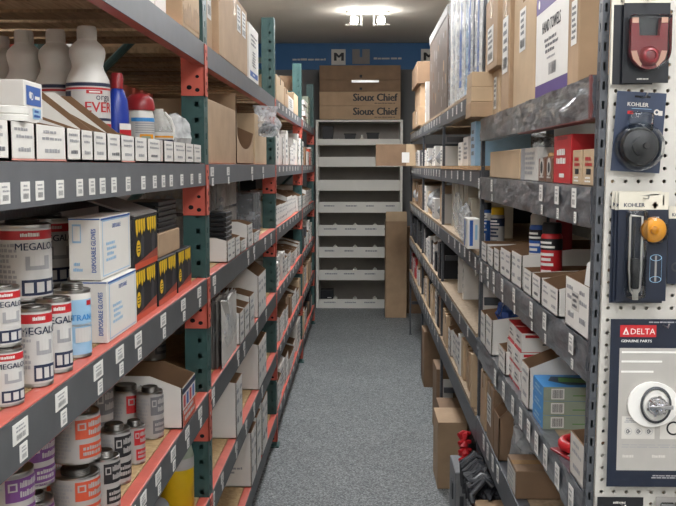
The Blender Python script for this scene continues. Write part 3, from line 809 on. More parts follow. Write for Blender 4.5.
# white box with blue label, lying on the bins
def pb(g, f, w, h):
    g.quad(f, w*.1, w*.9, h*.42, h*.88, blue); g.text(f, w*.34, h*.55, h*.26, 'D', paper, 'l', .001); g.quad(f, w*.55, w*.82, h*.58, h*.66, paper, .001); g.disc(f, w*.3, h*.66, h*.09, paper, .001, 10)
    g.quad(f, w*.42, w*.88, h*.1, h*.36, lblue); g.scribble(f, w*.45, w*.85, h*.12, h*.34, 2, blue, 2, .001)
t = plain_box('white box with bright blue label lying across the bins', .1, .16, .068, white, print_=pb, group='boxes on the bins'); put(t, 'L', (dl(20.6,1.75,-.55)+dl(40.5,1.75,-.55))/2, LZ[1]+.0625, .045, .05)
t = empty('jar_lid', 'pair of stacked white jar lids on the bins at the picture edge', 'lid'); t.location = (-.525, dep(5, -.525, 1.74), LZ[1]+.0585)
g = G(); g.lathe([(.034,0),(.034,.008),(.032,.01),(.034,.011),(.034,.02),(.03,.022)], 24, m=plw); obj('disc', g, t)
t = bag('small crumpled blue wrapper behind the blue-labelled box', .022, .016, .022, bluepl, seed=5, amp=.5, group='wrappers', name='wrapper'); put(t, 'L', dl(44,1.75,-.58), LZ[1]+.0, .06)

# ---- second bay of the bottle shelf
y, w = spanL(None, 211.3, 239, 1); t = carton('large plain kraft carton beside the first green upright on the bottle shelf', w, .36, .215, kraft, 'open kraft cartons on the bottle shelf', 5, tape=False); put(t, 'L', y, LZ[1], .012)
y, w = spanL(None, 239.6, 256, 1)
t = empty('carton', 'kraft carton with a deep scoop cut out of its front', 'box', 'open kraft cartons on the bottle shelf'); put(t, 'L', y, LZ[1], .012)
g = G(); H = .285; th = .004; P = [(-w/2,0,0),(w/2,0,0),(w/2,0,H*.5)]
for k in range(1, 12):
    a = PI*k/12; P.append((w*.47*math.cos(a), 0, H*.5-.27*H*math.sin(a)))
P.append((-w/2,0,H*.98))
P = [(x, yy, z) for x, yy, z in P]
g.prism(P, (0,th,0), kraft, kraftin, kraftin)
g.prism([(-w/2,0,0),(-w/2,.34,0),(-w/2,.34,H),(-w/2,0,H)], (th,0,0), kraft, kraftin, kraftin)
g.prism([(w/2,0,0),(w/2,.34,0),(w/2,.34,H),(w/2,0,H*.5)], (-th,0,0), kraft, kraftin, kraftin)
g.prism([(-w/2,.34,0),(w/2,.34,0),(w/2,.34,H),(-w/2,.34,H)], (0,-th,0), kraft, kraftin, kraftin)
g.box(-w/2, w/2, 0, .34, 0, th, kraftin); obj('body', g, t)
y, w = spanL(None, 256.6, 268, 1); t = carton('tall narrow kraft carton between the scooped carton and the second green upright', w, .3, .24, kraft2, 'open kraft cartons on the bottle shelf', 6, tape=False); put(t, 'L', y, LZ[1], .008)
t = bag('clear plastic bag hanging over the front edge by the second green upright', .085, .022, .062, bagcl, seed=9, amp=.3, fill=dgrey, name='hanging_bag', header=True); t.location = (-.462, dep(268, -.462, 1.82), 1.80); t.rotation_euler = (0, 0, PI/2-.9)

# ---- can shelf: front row of tins
for i, (px, st, r, h, X) in enumerate([(2,'mega',.031,.086,-.545),(34,'mega',.030,.13,-.54),(54.5,'mega',.030,.13,-.54),(73,'clear',.034,.128,-.548),(85,'clear',.034,.128,-.578)]):
    t = can(['tin with red band on the can shelf, cut by the picture edge','tin with red band standing second in the front row of the can shelf','tin with red band beside the pale blue tins','pale blue tin next to the red-banded tins','pale blue tin next to the glove boxes'][i], r, h, st, 'small tins along the front of the can shelf', PI/2-1.35, i < 3)
    t.location = (X, dep(px, X, LZ[2]+.06), LZ[2]+.0012)
t = can('small red-banded tin stacked on the front-row tin at the picture edge', .031, .09, 'mega', 'small tins along the front of the can shelf', PI/2-1.3, True); t.location = (-.548, dep(0, -.548, LZ[2]+.1), LZ[2]+.0905)
for i, (px, X, dz) in enumerate([(23,-.665,.089),(47,-.690,.089),(26,-.665,0),(58,-.690,0)]):
    t = can(['large tin with red band on the upper tier, at the picture edge','large tin with red band on the upper tier, next to the glove boxes','large tin under the upper-tier tin nearer the picture edge','large tin under the upper-tier tin beside the glove boxes'][i], .054, .086 if dz == 0 else .148, 'mega', 'large red-banded tins', PI/2-1.4)
    t.location = (X, dep(px if dz else [23,47][i-2], X, LZ[2]+.2), LZ[2]+ (dz+.011 if dz else .0012))
# ---- glove boxes
def pg(g, f, w, h):
    g.quad(f, w*.06, w*.94, h*.04, h*.95, lblue, .0004); g.quad(f, w*.075, w*.925, h*.06, h*.93, white, .0007)
    g.text(f, w*.5, h*.8, h*.1, 'DISPOSABLE', blue, 'c'); g.scribble(f, w*.15, w*.5, h*.25, h*.6, 4, lblue, 3, .001); g.quad(f, w*.02, w*.98, h*.955, h*.985, blue)
def ng(g, f, d, h):
    g.text(f, d*.86, h*.12, h*.105, 'DISPOSABLE GLOVES', blue, 'l', .001, True, PI/2, .72); g.quad(f, d*.12, d*.4, h*.6, h*.9, lblue); g.quad(f, d*.15, d*.37, h*.63, h*.87, white, .001); g.scribble(f, d*.1, d*.45, h*.12, h*.3, 2, lblue, 2, .001); g.quad(f, .0, d, h*.97, h*.99, blue)
for k, (pa, pc, lab) in enumerate([(107.5,136.5,'white glove box with blue lettering at the bottom of the pair'),(106.5,135.5,'white glove box with blue lettering stacked on another glove box')]):
    z = LZ[2]+.1285*k; y = (dl(pa, z+.06, -.515)+dl(pc, z+.06, -.515))/2
    t = plain_box(lab, .245, .064, .126, white, group='disposable glove boxes', name='glove_box', print_=pg, near=ng); put(t, 'L', y, z, .015+.012*k, .0)
# ---- black boxes with yellow hands
def ph(g, f, w, h):
    for k in range(2):
        x0 = w*(.06+.47*k)
        for q in range(4):                                                # splayed yellow fingers along the top
            a0 = x0+w*.1*q; g.poly(f, [(a0, h*.95), (a0+w*.085, h*.97), (a0+w*.095, h*(.72+.05*(q % 2))), (a0+w*.05, h*(.62+.07*((q+k) % 2))), (a0+w*.015, h*.74)], yellow)
        g.poly(f, [(x0+w*.2, h*.18),(x0+w*.32, h*.2),(x0+w*.34, h*.58),(x0+w*.26, h*.66),(x0+w*.19, h*.5)], dgrey)
    g.disc(f, w*.16, h*.4, w*.085, yellow, .0009, 16, h*.16)
    for q in range(3): g.quad(f, w*.11, w*.21, h*(.33+.06*q), h*(.35+.06*q), inkd, .0013)
    g.quad(f, w*.02, w*.98, h*.0, h*.12, orange)
    g.poly(f, [(w*.02,h*.12),(w*.98,h*.12),(w*.98,h*.3),(w*.6,h*.22),(w*.3,h*.16)], brick, .0009)
brick = mat('brick_red_print', (150,66,48), .5, var=.15, scale=40)
for i, (a, b) in enumerate([(134.5,157),(158,177),(177.6,191.5)]):
    y, w = spanL(None, a, b, 2, .006, -.52)
    t = plain_box(['black glove box with yellow fingers print at the bottom, against the white glove boxes','black glove box with yellow fingers print, middle of the lower three','black glove box with yellow fingers print standing against the first green upright'][i], w, .12, .118, blk, group='black glove boxes', name='glove_box', print_=ph); put(t, 'L', y, LZ[2], .02)
y, w = spanL(None, 133.5, 157.5, 2, .006, -.52, .2)
t = plain_box('black glove box with yellow fingers print stacked on top of another', w, .12, .12, blk, group='black glove boxes', name='glove_box', print_=ph); put(t, 'L', y, LZ[2]+.1195, .02)
t = empty('black_tray', 'flat black plastic tray laid over the tins and glove boxes', 'tray'); g = G()
w, d = .9, .4; g.box(-w/2, w/2, 0, d, 0, .006, blkpl)
for k in range(12): g.box(-w/2+.02, w/2-.02, .02+.03*k, .035+.03*k, .006, .012, blkpl)
g.box(-w/2, w/2, 0, .008, .006, .022, blkpl); obj('sheet', g, t); put(t, 'L', 1.95, LZ[2]+.259, .16)
def ribbed(label, w, d, h, n, m, group, tagged=False):
    t = empty('ribbed_stack', label, 'trays', group); g = G(); k = h/n
    for i in range(n): g.box(-w/2+.004*(i % 2), w/2-.004*(i % 2), 0, d, k*i, k*i+k*.75, m, .002)
    g.box(-w/2+.012, w/2-.012, .01, d-.01, 0, h-.01, m); obj('trays', g, t)
    if tagged: g = G(); g.quad(FRONT(w), w*.45, w*.75, h*.05, h*.2, paper, .002); g.bars(FRONT(w), w*.5, w*.7, h*.07, h*.17, ink, 1, .003); obj('label', g, t)
    return t
t = carton('small plain brown carton lying on the lower black glove boxes', .27, .12, .062, kraft, 'brown cartons', 8, tape=False); put(t, 'L', 2.55, LZ[2]+.119, .03)
t = ribbed('stack of ribbed black trays on the small brown carton by the black glove boxes', .24, .11, .085, 6, blkpl, 'ribbed trays'); put(t, 'L', 2.55, LZ[2]+.1825, .035)
t = empty('grey_flap', 'grey cardboard sheet lying on the upper black glove box', 'sheet'); g = G(); g.prism([(-.12,0,0),(.12,0,0),(.1,.16,.055),(-.13,.16,.055)], (0,0,.004), greyc); obj('sheet', g, t); put(t, 'L', 2.27, LZ[2]+.2405, .03)
# ---- can shelf, second bay
def wrapped(label, w, d, h, n, inner, group, seed=0):
    t = empty('wrapped_stack', label, 'shrink-wrapped parts', group); g = G(); R = random.Random(seed)
    for i in range(n):
        x0 = -w/2+.006+(w-.012)*i/n
        for k in range(2): g.box(x0, x0+(w-.012)/n-.006, .008, d-.008, h*.5*k+.004, h*.5*(k+1)-.008, inner, .004)
    obj('contents', g, t)
    g = G(); g.box(-w/2, w/2, 0, d, .001, h, bagcl2, .012); obj('film', g, t); return t
t = wrapped('grey shrink-wrapped stack just beyond the first green upright on the can shelf', .33, .25, .335, 3, greyc, 'shrink-wrapped stacks', 1); put(t, 'L', 3.86, LZ[2], .125)
t = wrapped('large pale shrink-wrapped stack in the second bay of the can shelf', .5, .25, .345, 4, offw, 'shrink-wrapped stacks', 2); put(t, 'L', 4.3, LZ[2], .105)
t = wrapped('dark shrink-wrapped stack before the second green upright on the can shelf', .3, .22, .23, 3, dgrey, 'shrink-wrapped stacks', 3); put(t, 'L', 4.74, LZ[2], .03)
t = ribbed('stack of ribbed black trays with a white tag standing in a white bin', .16, .085, .185, 10, blkpl, 'ribbed trays', True); put(t, 'L', (dl(227.5,1.35)+dl(235,1.35))/2, LZ[2]+.004, .008)
for i, (a, b, h) in enumerate([(227.5,235,.08),(235.5,240,.075),(241,246,.05),(248,252.5,.1),(254,259,.05)]):
    y, w = spanL(None, a, b, 2); t = bin_box('white bin box in the second bay of the can shelf, %s from the near end' % ORD[i], w, .1, h, h*1.15, 'white bins in the second bay of the can shelf', i); put(t, 'L', y, LZ[2])

# ---- cement shelf
def cc(px, X, z, r, h, st, lab, grp='cement tins on the shelf below the glove boxes', up=0):
    t = can(lab, r, h, st, grp, PI/2-1.3); t.location = (X, dep(px, X, z+h*.6), z+.0012); return t
z4 = LZ[3]
top = lambda h: h+.0215+.001
cc(8,-.60,z4+.125,.043,.1,'violet','purple-labelled tin at the picture edge, on top of another'); cc(8,-.60,z4,.043,.1,'violet','purple-labelled tin at the picture edge, underneath another')
cc(31,-.635,z4+.125,.043,.1,'violet','purple-labelled tin next to the orange tins, on top'); cc(31,-.635,z4,.043,.1,'violet','purple-labelled tin next to the orange tins, underneath')
cc(76,-.594,z4+.126,.049,.103,'orange','large orange-labelled tin on top of its twin'); cc(76,-.594,z4,.049,.103,'orange','large orange-labelled tin underneath its twin')
cc(44,-.72,z4+.126,.048,.103,'orange','orange-labelled tin half hidden behind the purple tins')
cc(44,-.72,z4,.048,.103,'orange','orange-labelled tin under the half hidden one')
cc(104,-.557,z4,.034,.112,'black','small black-labelled tin in front of the taller black-labelled tin')
cc(114.5,-.575,z4,.037,.128,'black','tall black-labelled tin between the orange and the red tins')
cc(134,-.565,z4,.027,.095,'red','small red-labelled tin on the cement shelf')
cc(128,-.675,z4+.07,.05,.115,'grey','wide grey-labelled tin standing behind the red-labelled tin') if False else None
cc(126,-.65,z4,.05,.125,'red','wide grey tin with red square behind the small red-labelled tin')
cc(150,-.575,z4,.036,.128,'grey','tall grey-labelled tin beside the white angled bin')
cc(96,-.70,z4,.044,.17,'grey','dark-lidded tin behind the orange tins'); cc(86,-.82,z4,.05,.17,'black','tall black-labelled tin at the back behind the orange tins')
cc(113,-.80,z4,.05,.2,'red','tall tin with red square at the back of the cement shelf'); cc(127,-.83,z4,.05,.2,'red','second tall tin with red square, farther along the back')
t = bin_box('white angled bin box with red and blue front beside the first green upright', .2, .26, .115, .15, 'angled bins on the cement shelf', 4, lab=False, cut=.35); put(t, 'L', (dl(181.5,1.0)+dl(196,1.0))/2, z4)
g = G(); f = FRONT(.2); g.quad(f, .005, .195, .095, .112, navy); g.quad(f, .005, .195, .003, .05, orange)
for k in range(4): g.quad(f, .015+.045*k, .045+.045*k, .055, .09, blue if k % 2 else red)
g.scribble(f, .01, .19, .01, .05, 2, canlab, 3, .001); obj('printed_front', g, t)
cc(152,-.80,z4,.05,.2,'grey','grey tin standing behind the white angled bin')
# second bay of the cement shelf
def flats(label, w, d, h, n, m, group, seed=0, wavy=0):
    t = empty('stacked_sheets', label, 'sheets', group); g = G(); R = random.Random(seed); k = h/n
    for i in range(n):
        dx, dy, dw = R.uniform(-.012,.012), R.uniform(-.0,.02), R.uniform(-.02,0)
        g.box(-w/2+dx, w/2+dx+dw, dy, d+dy, k*i, k*i+k*.8, m, .001)
    obj('sheets', g, t); return t
t = empty('wavy_bundle', 'bundle of wavy grey sheets in clear film, cement shelf beyond the first upright', 'sheets'); g = G()
R = random.Random(4); w = .42
for k in range(12):
    y0 = .012*k; P = []
    for j in range(15): P.append((-w/2+w*j/14, y0+.008*math.sin(j*1.1+k), .235+.012*math.sin(j*.9+k*.7)))
    g.face([(x, yy, 0) for x, yy, _ in P[:1]]+[(P[-1][0], P[-1][1], 0)]+P[::-1], greyc if k % 3 else offw)
obj('sheets', g, t); g = G(); g.blob((0,.06,.12), w*.52, .075, .125, bagcl2, .15, 3, 2, 3, .001); obj('film', g, t); put(t, 'L', 3.51, z4, .005)
t = flats('pile of pale flat cards behind the wavy bundle', .5, .2, .26, 14, offw, 'piles of flat cards', 3); put(t, 'L', 4.25, z4, .28)
for i, (a, b, h, hb_) in enumerate([(240,244.2,.13,.15),(244.6,249.5,.13,.15),(250,254.5,.15,.17)]):
    y, w = spanL(None, a, b, 3); t = bin_box('white bin box in the second bay of the cement shelf, %s from the near end' % ORD[i], w, .16, h, hb_, 'white bins in the second bay of the cement shelf', i); put(t, 'L', y, z4)
y, w = spanL(None, 258.5, 266, 3); t = bin_box('tall white bin with brown inside, before the second upright on the cement shelf', w, .34, .2, .3, 'white bins in the second bay of the cement shelf', 7, cut=.4); put(t, 'L', y, z4)

# ---- fifth shelf
z5, z6 = LZ[4], LZ[5]
t = empty('yellow_jug', 'yellow jug with a grey label under the cement shelf', 'jug'); t.location = (-.59, 2.88, z5+.0012); t.rotation_euler = (0, 0, PI/2+1.2)
g = G(); g.lathe([(.05,0),(.055,.006),(.055,.17),(.045,.21),(.022,.235),(.02,.25)], 28, m=yelpl); obj('body', g, t)
g = G(); g.lathe([(.0225,.245),(.0225,.272),(.019,.276)], 20, m=blkpl); obj('cap', g, t)
g = G(); g.tube([(.05,0,.1),(.075,0,.13),(.075,0,.18),(.05,0,.22),(.02,0,.235)], .009, yelpl); obj('handle', g, t)
g = G(); g.lathe([(.0556,.135),(.0556,.17)], 28, m=cangry, caps=False); g.lathe([(.0556,.17),(.0465,.207)], 28, m=sage, caps=False)
for k in range(4): g.wrapquad(.0556, -.9, .9-.2*k, .14+.007*k, .143+.007*k, ink)
obj('label', g, t)
t = empty('pipe_offcut', 'short grey plastic elbow below the cement shelf', 'pipe'); g = G()
g.tube([(0,0,0),(0,0,.06),(.01,0,.09),(.03,0,.11),(.06,0,.118),(.1,0,.118)], .028, mgrey, 16); obj('pipe', g, t); t.location = (-.56, dep(152, -.56, z5+.05), z5+.03); t.rotation_euler = (0, 0, PI/2)
t = carton('brown carton at the back of the fifth shelf', .5, .25, .24, kraft3, 'brown cartons', 18, tape=False); put(t, 'L', 2.55, z5, .28)
y, w = spanL(None, 236.5, 242.5, 4); t = bin_box('tall white bin on the fifth shelf just beyond the first upright', w, .34, .225, .24, 'tall white bins on the fifth shelf', 3, cut=.3); put(t, 'L', y, z5)
y, w = spanL(None, 259, 266.5, 4); t = bin_box('tall white bin with dark gap beside it, on the fifth shelf before the second upright', w, .34, .22, .25, 'tall white bins on the fifth shelf', 5, cut=.4); put(t, 'L', y, z5)
t = carton('dark carton standing at the back of the fifth shelf', .6, .2, .26, blk, 'dark cartons', 2, tape=False); put(t, 'L', 4.5, z5, .36)
y, w = spanL(None, 251.5, 256.5, 5); t = bin_box('tall white bin with letter E on its side, on the lowest shelf', w, .36, .25, .265, 'tall white bins on the lowest shelf', 4, cut=.25, word='E'); put(t, 'L', y, z6)
y, w = spanL(None, 257, 261, 5); t = bin_box('tall white bin on the lowest shelf just beyond the one lettered E', w, .34, .26, .28, 'tall white bins on the lowest shelf', 5, cut=.3); put(t, 'L', y, z6)
y, w = spanL(None, 262.5, 267.5, 5); t = bin_box('tall white bin on the lowest shelf, second beyond the one lettered E', w, .34, .27, .29, 'tall white bins on the lowest shelf', 6, cut=.3); put(t, 'L', y, z6)

# ---- top shelf
def bx(px0, px1, zi, h, desc, m=None, d=.4, back=.0, grp='cartons on the top shelf of the orange-beam rack', **k):
    y, w = spanL(None, px0, px1, zi, .006, LX-back); t = carton(desc, w, d, h, m or kraft, grp, **k); put(t, 'L', y, LZ[zi], back); return t
bx(108, 136, 0, .28, 'pale carton on the top shelf at the picture edge', kraft2, .4, .03, seed=11)
y, w = spanL(None, 143, 156.5, 0, .006, -.515); t = plain_box('white parts box on the top shelf, plain', w, .3, .3, white, group='white boxes on the top shelf'); put(t, 'L', y, LZ[0], .02)
y, w = spanL(None, 157, 168, 0, .006, -.515); t = plain_box('white parts box with dark print on the top shelf, beside the torn-tape carton', w, .3, .33, white, group='white boxes on the top shelf', seed=4); put(t, 'L', y, LZ[0], .02)
t = bx(182.5, 199.5, 0, .42, 'kraft carton with torn brown tape above the first green upright', kraft2, .4, .0, seed=12, tape=False)
y, w = spanL(None, 182.5, 199.5, 0, .006); g = G(); f = FRONT(w); R = random.Random(5)
P = [(w*.02,.012)]; P += [(w*(.02+.96*i/14), .012+.0*i) for i in range(1, 15)]; P += [(w*(.98-.96*i/14), R.uniform(.035,.085)) for i in range(15)]
g.poly(f, P, tapecl, .001); obj('torn_tape', g, t)
bx(206.5, 212.5, 0, .36, 'kraft carton with upright white label beyond the first green upright', kraft, .35, .02, seed=13, lab=(.1,.75,.3,.75))
bx(219, 247.5, 0, .275, 'long kraft carton with two small labels, top shelf', kraft, .45, .0, seed=14, lab=[(.58,.72,.55,.92),(.78,.92,.55,.92)])
def pw(g, f, w, h):
    g.scribble(f, w*.15, w*.85, h*.62, h*.85, 3, ink, 4); g.scribble(f, w*.3, w*.75, h*.25, h*.55, 6, ink, 6); g.quad(f, w*.1, w*.9, h*.06, h*.16, blue); g.scribble(f, w*.3, w*.7, h*.08, h*.14, 1, paper, 2, .001)
y, w = spanL(None, 249, 258.5, 0, .006); t = plain_box('white printed box with blue foot band, before the second green upright', w, .3, .245, white, group='white boxes on the top shelf', print_=pw); put(t, 'L', y, LZ[0])
bx(276.5, 284, 0, .145, 'kraft carton just beyond the second green upright, top shelf', kraft2, .4, .0, seed=15)
bx(284.6, 288, 0, .12, 'short kraft carton second beyond the second green upright', kraft, .4, .0, seed=16)
y, w = spanL(None, 288.6, 293.5, 0, .006); t = plain_box('white box between cartons in the third bay of the top shelf', w, .3, .09, offw, group='white boxes on the top shelf', seed=8); put(t, 'L', y, LZ[0])
t = carton('dark brown carton behind the short ones, third bay of the top shelf', .6, .2, .2, kraft3, 'cartons on the top shelf of the orange-beam rack', 17, tape=False); put(t, 'L', 6.7, LZ[0], .41)
bx(294, 298, 0, .15, 'pale thin carton before the third green upright', kraft2, .3, .0, seed=18, tape=False)
t = flats('stack of white flat boxes at the far end of the top shelf', .5, .25, .2, 4, white, 'flat boxes', 6); put(t, 'L', 8.45, LZ[0], .0)
t = carton('tall brown carton just beyond the third green upright', .18, .3, .36, kraft3, 'cartons on the top shelf of the orange-beam rack', 19, tape=False); put(t, 'L', 7.93, LZ[0], .02)
t = plain_box('teal and white box at the far end of the top shelf', .3, .25, .28, sage, group='white boxes on the top shelf', seed=21); put(t, 'L', 9.2, LZ[0], .02)

# ---- far bays, shelf by shelf
def row(side, y0, y1, z, phrase, kinds, seed, hr=(.08,.2), wr=(.14,.26), dr=(.2,.34), cat=None):
    R = random.Random(seed); y = y0; n = 0
    while y < y1-.08:
        w = min(R.uniform(*wr), y1-y); h = R.uniform(*hr); d = R.uniform(*dr); k = R.choice(kinds); b = R.uniform(0, .025); o = ORD[n] if n < 20 else str(n+1)
        where = phrase+', '+o+' from its near end'; grp = 'goods '+phrase
        if k == 'bin': t = bin_box('white bin box '+where, w-.008, d, h*.75, h, grp, n+seed)
        elif k == 'kraft': t = carton('brown carton '+where, w-.008, d, h, R.choice([kraft, kraft2, kraft3]), grp, n+seed, tape=R.random() < .5)
        elif k == 'white': t = plain_box('white printed box '+where, w-.008, d, h, R.choice([white, offw]), group=grp, seed=n+seed)
        elif k == 'dark': t = plain_box('dark box '+where, w-.008, d, h, R.choice([blk, dgrey]), group=grp, seed=n+seed)
        elif k == 'red': t = plain_box('red box '+where, w-.008, d, h, R.choice([red, orange, dred]), group=grp, seed=n+seed, print_=lambda g, f, w, h: (g.quad(f, w*.1, w*.9, h*.5, h*.8, paper), g.scribble(f, w*.15, w*.85, h*.55, h*.75, 2, red, 1, .001)))
        elif k == 'bag': t = bag('milky plastic bag '+where, w*.42, min(d*.4,.1), h*.42, baggr, grp, n+seed, .25)
        put(t, side, y+w/2, z, b); y += w; n += 1
B2, B3 = (5.5, 7.7), (7.88, 9.62)
P3 = 'in third bay of '; P4 = 'in last bay of '
row('L', 5.5, 7.7, LZ[1], P3+'bottle shelf', ['white','white','bin','red'], 31, (.14,.26), (.12,.22))
row('L', 5.5, 7.7, LZ[2], P3+'can shelf', ['bin'], 32, (.15,.2), (.38,.5))
row('L', 5.5, 7.7, LZ[3], P3+'cement shelf', ['bin','white','bin'], 33, (.1,.18), (.14,.24))
row('L', 5.5, 7.7, z5, P3+'fifth green-post shelf', ['bin','bin','bin','kraft'], 34, (.12,.2), (.16,.26))
row('L', 5.5, 7.7, z6, P3+'lowest green-post shelf', ['bin','white','bin'], 35, (.1,.24), (.2,.36))
row('L', 7.9, 9.6, LZ[1], P4+'bottle shelf', ['white','red','kraft','bin'], 41, (.14,.26), (.14,.24))
row('L', 7.9, 9.6, LZ[2], P4+'can shelf', ['bin'], 42, (.14,.2), (.38,.5))
row('L', 7.9, 9.6, LZ[3], P4+'cement shelf', ['bin','dark','white'], 43, (.12,.22), (.16,.26))
row('L', 7.9, 9.6, z5, P4+'fifth green-post shelf', ['kraft','kraft','bin'], 44, (.14,.28), (.2,.34))
row('L', 7.9, 9.6, z6, P4+'lowest green-post shelf', ['bin','kraft','dark'], 45, (.12,.26), (.16,.26))
# black cartons added at the back to keep the rack's depth dark
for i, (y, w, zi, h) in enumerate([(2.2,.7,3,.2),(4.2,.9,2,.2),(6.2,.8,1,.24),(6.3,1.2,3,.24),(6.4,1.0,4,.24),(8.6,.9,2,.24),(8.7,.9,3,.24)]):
    t = carton('black filler carton darkening the orange-beam rack, behind the goods on the '+['cement shelf near bay','can shelf second bay','bottle shelf third bay','cement shelf third bay','fifth shelf third bay','can shelf farthest bay','cement shelf farthest bay'][i], w, .14, h, blk, 'dark cartons', i, tape=False); put(t, 'L', y, LZ[zi], .43)
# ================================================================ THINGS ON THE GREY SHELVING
def spanR(px0, px1, zi, gap=.004, X=RX, dz=.05, z=None):
    z = (RZ[zi] if z is None else z)+dz; a, b = dep(px0, X, z), dep(px1, X, z)
    return (a+b)/2, abs(b-a)-gap
def bR(px0, px1, zi, h, desc, m=None, d=.4, back=.012, grp='cartons on the top of the grey shelving', dz=.05, z0=None, **k):
    y, w = spanR(px0, px1, zi, .006, RX+back, dz); t = carton(desc, w, d, h, m or kraft, grp, **k); put(t, 'R', y, (RZ[zi] if z0 is None else z0), back); return t

# ---- top shelf, first bay
y, w = spanR(579, 535.5, 0, .006, RX+.012, .1)
t = carton('big kraft carton with white panel and purple bands reading HAND TOWELS', w, .5, .27, kraft, 'cartons on the top of the grey shelving', 21, tape=False); put(t, 'R', y, RZ[0], .012)
g = G(); f = FRONT(w); a0, a1 = w*.012, w*.80; H = .27
g.quad(f, a0, a1, .0, H, paper, .0008); g.quad(f, a0, a1, .0, .034, purple, .0012); g.quad(f, a0, a1, H-.045, H, purple, .0012)
g.disc(f, a0+.04, H-.02, .012, paper, .0016, 12)
c = (a0+a1)/2
g.text(f, c, .165, .042, 'HAND TOWELS', inkd, 'c', .0014, .03, 0, .78)
g.scribble(f, c-.09, c+.1, .105, .15, 3, ink, 3, .0014); g.scribble(f, c-.05, c+.06, .09, .1, 1, inkl, 4, .0014); g.bars(f, c-.02, c+.07, .05, .08, ink, 5, .0014)
obj('printed_panel', g, t)
g = G(); g.quad(f, w*.86, w*.97, .09, .19, paper, .0012); g.scribble(f, w*.87, w*.96, .1, .18, 6, ink, 9, .0018); obj('shipping_label', g, t)
bR(535, 513, 0, .42, 'tall kraft carton with white label touching the hand towel carton', kraft2, .4, .012, seed=22, lab=(.3,.58,.38,.68))
bR(508.7, 501, 0, .4, 'kraft carton with torn flap and white label, second from the hand towel carton', kraft, .4, .0, seed=23, lab=(.15,.85,.3,.75))
bR(499, 492.3, 0, .165, 'kraft carton with small label underneath another, beside the three slim cartons', kraft2, .4, .02, seed=24, lab=(.25,.65,.15,.85), tape=False)
y, w = spanR(500, 488, 0, .006, RX+.01, .2)
t = carton('kraft carton with label stacked on another, beside the three slim cartons', w, .38, .26, kraft, 'cartons on the top of the grey shelving', 25, lab=(.2,.7,.1,.6)); put(t, 'R', y, RZ[0]+.166, .0)
for k in range(3):
    t = carton(['slim kraft carton at the bottom of three jutting over the aisle','slim kraft carton in the middle of three jutting over the aisle','slim kraft carton on top of three jutting over the aisle'][k], .165, .3, .0555, kraft2 if k else kraft, 'three slim cartons jutting over the aisle', 26+k, tape=False)
    put(t, 'R', 3.63+.002*k, RZ[0]+.0565*k, [-.062,-.06,-.058][k])
# ---- top shelf, second bay: tall clear-wrapped packs
z1b = RZB[0]
for i, (a, b, h, col) in enumerate([(477,473.5,.72,blue),(473,469,.73,navy),(468.5,464.5,.71,blue),(464,460.5,.73,offw),(460,456.5,.70,blue),(456,452,.74,offw),(451.5,447.5,.73,offw)]):
    y, w = spanR(a, b, 0, .012, RX+.01, .3)
    t = empty('wrapped_pack', 'tall clear-wrapped white pack on the top of the grey shelving, %s beyond the slim cartons' % ORD[i], 'pack', 'tall clear-wrapped packs')
    g = G(); R = random.Random(i)
    for k in range(3): x = -w/2+.01+(w-.02)*k/3; g.box(x, x+(w-.02)/3-.008, .012, .2, .004, h*.96-.03*k, [white, offw, lblue][R.randrange(3)] if i < 5 else offw, .004)
    for k in range(2): x = R.uniform(-w*.3, w*.2); g.box(x, x+.03, .008, .0115, h*.1, h*R.uniform(.5,.9), col, .001)
    obj('contents', g, t)
    g = G(); g.box(-w/2, w/2, 0, .22, .001, h, bagcl2, .012)
    g.prism([(-w*.45,.1,h),(w*.45,.1,h),(w*.3,.12,h+.05),(-w*.3,.12,h+.05)], (0,.004,0), bagcl2); obj('film', g, t)
    put(t, 'R', y, z1b, .012)
umber = mat('brown_wrapped_board', (90,75,65), .5, var=.25, scale=14)
t = carton('tall brown bundle wrapped in film, standing beyond the clear-wrapped packs', 1.4, .34, .6, umber, 'tall bundles on the grey shelving', 31, tape=False); put(t, 'R', 6.15, z1b, .02)
g = G(); g.box(-.702, .702, .0-.004, .344, .545, .602, greyc, .003); obj('grey_cap', g, t)
g = G(); R = random.Random(3)
for k in range(22):
    x = R.uniform(-.65,.6); z = R.uniform(.03,.45); g.quad(FRONT(0), x, x+R.uniform(.02,.07), z, z+R.uniform(.02,.08), R.choice([kraft, greyc, kraftin]), .0012)
    xx = R.uniform(.03,.28); g.quad(NEARR(1.4,.34), xx, xx+R.uniform(.02,.05), z, z+R.uniform(.03,.09), R.choice([kraft, kraftin]), .0012)
obj('torn_paper', g, t)
t = plain_box('thin white panel on edge beside the brown film-wrapped bundle', .06, .3, .3, white, group='thin white panels', seed=3); put(t, 'R', 7.0, z1b, .0)
z1 = z1b
y = dep(418, RX, 2.0)
t = carton('kraft carton at the bottom of the pair near the far end of the top shelf', .9, .35, .15, kraft, 'cartons at the far end of the grey shelving', 33); put(t, 'R', 7.95, z1b, -.02)
g = G(); f = FRONT(.9); g.disc(f, .6, .075, .05, paper, .001, 20, .055, .7); obj('round_mark', g, t)
t = carton('kraft carton stacked on another near the far end of the top shelf', .8, .33, .185, kraft, 'cartons at the far end of the grey shelving', 34, tape=False); put(t, 'R', 7.98, z1b+.151, .0)
t = carton('dark brown carton topping the stack near the far end of the top shelf', .8, .36, .175, kraft3, 'cartons at the far end of the grey shelving', 35, tape=False); put(t, 'R', 7.95, z1b+.337, -.03)

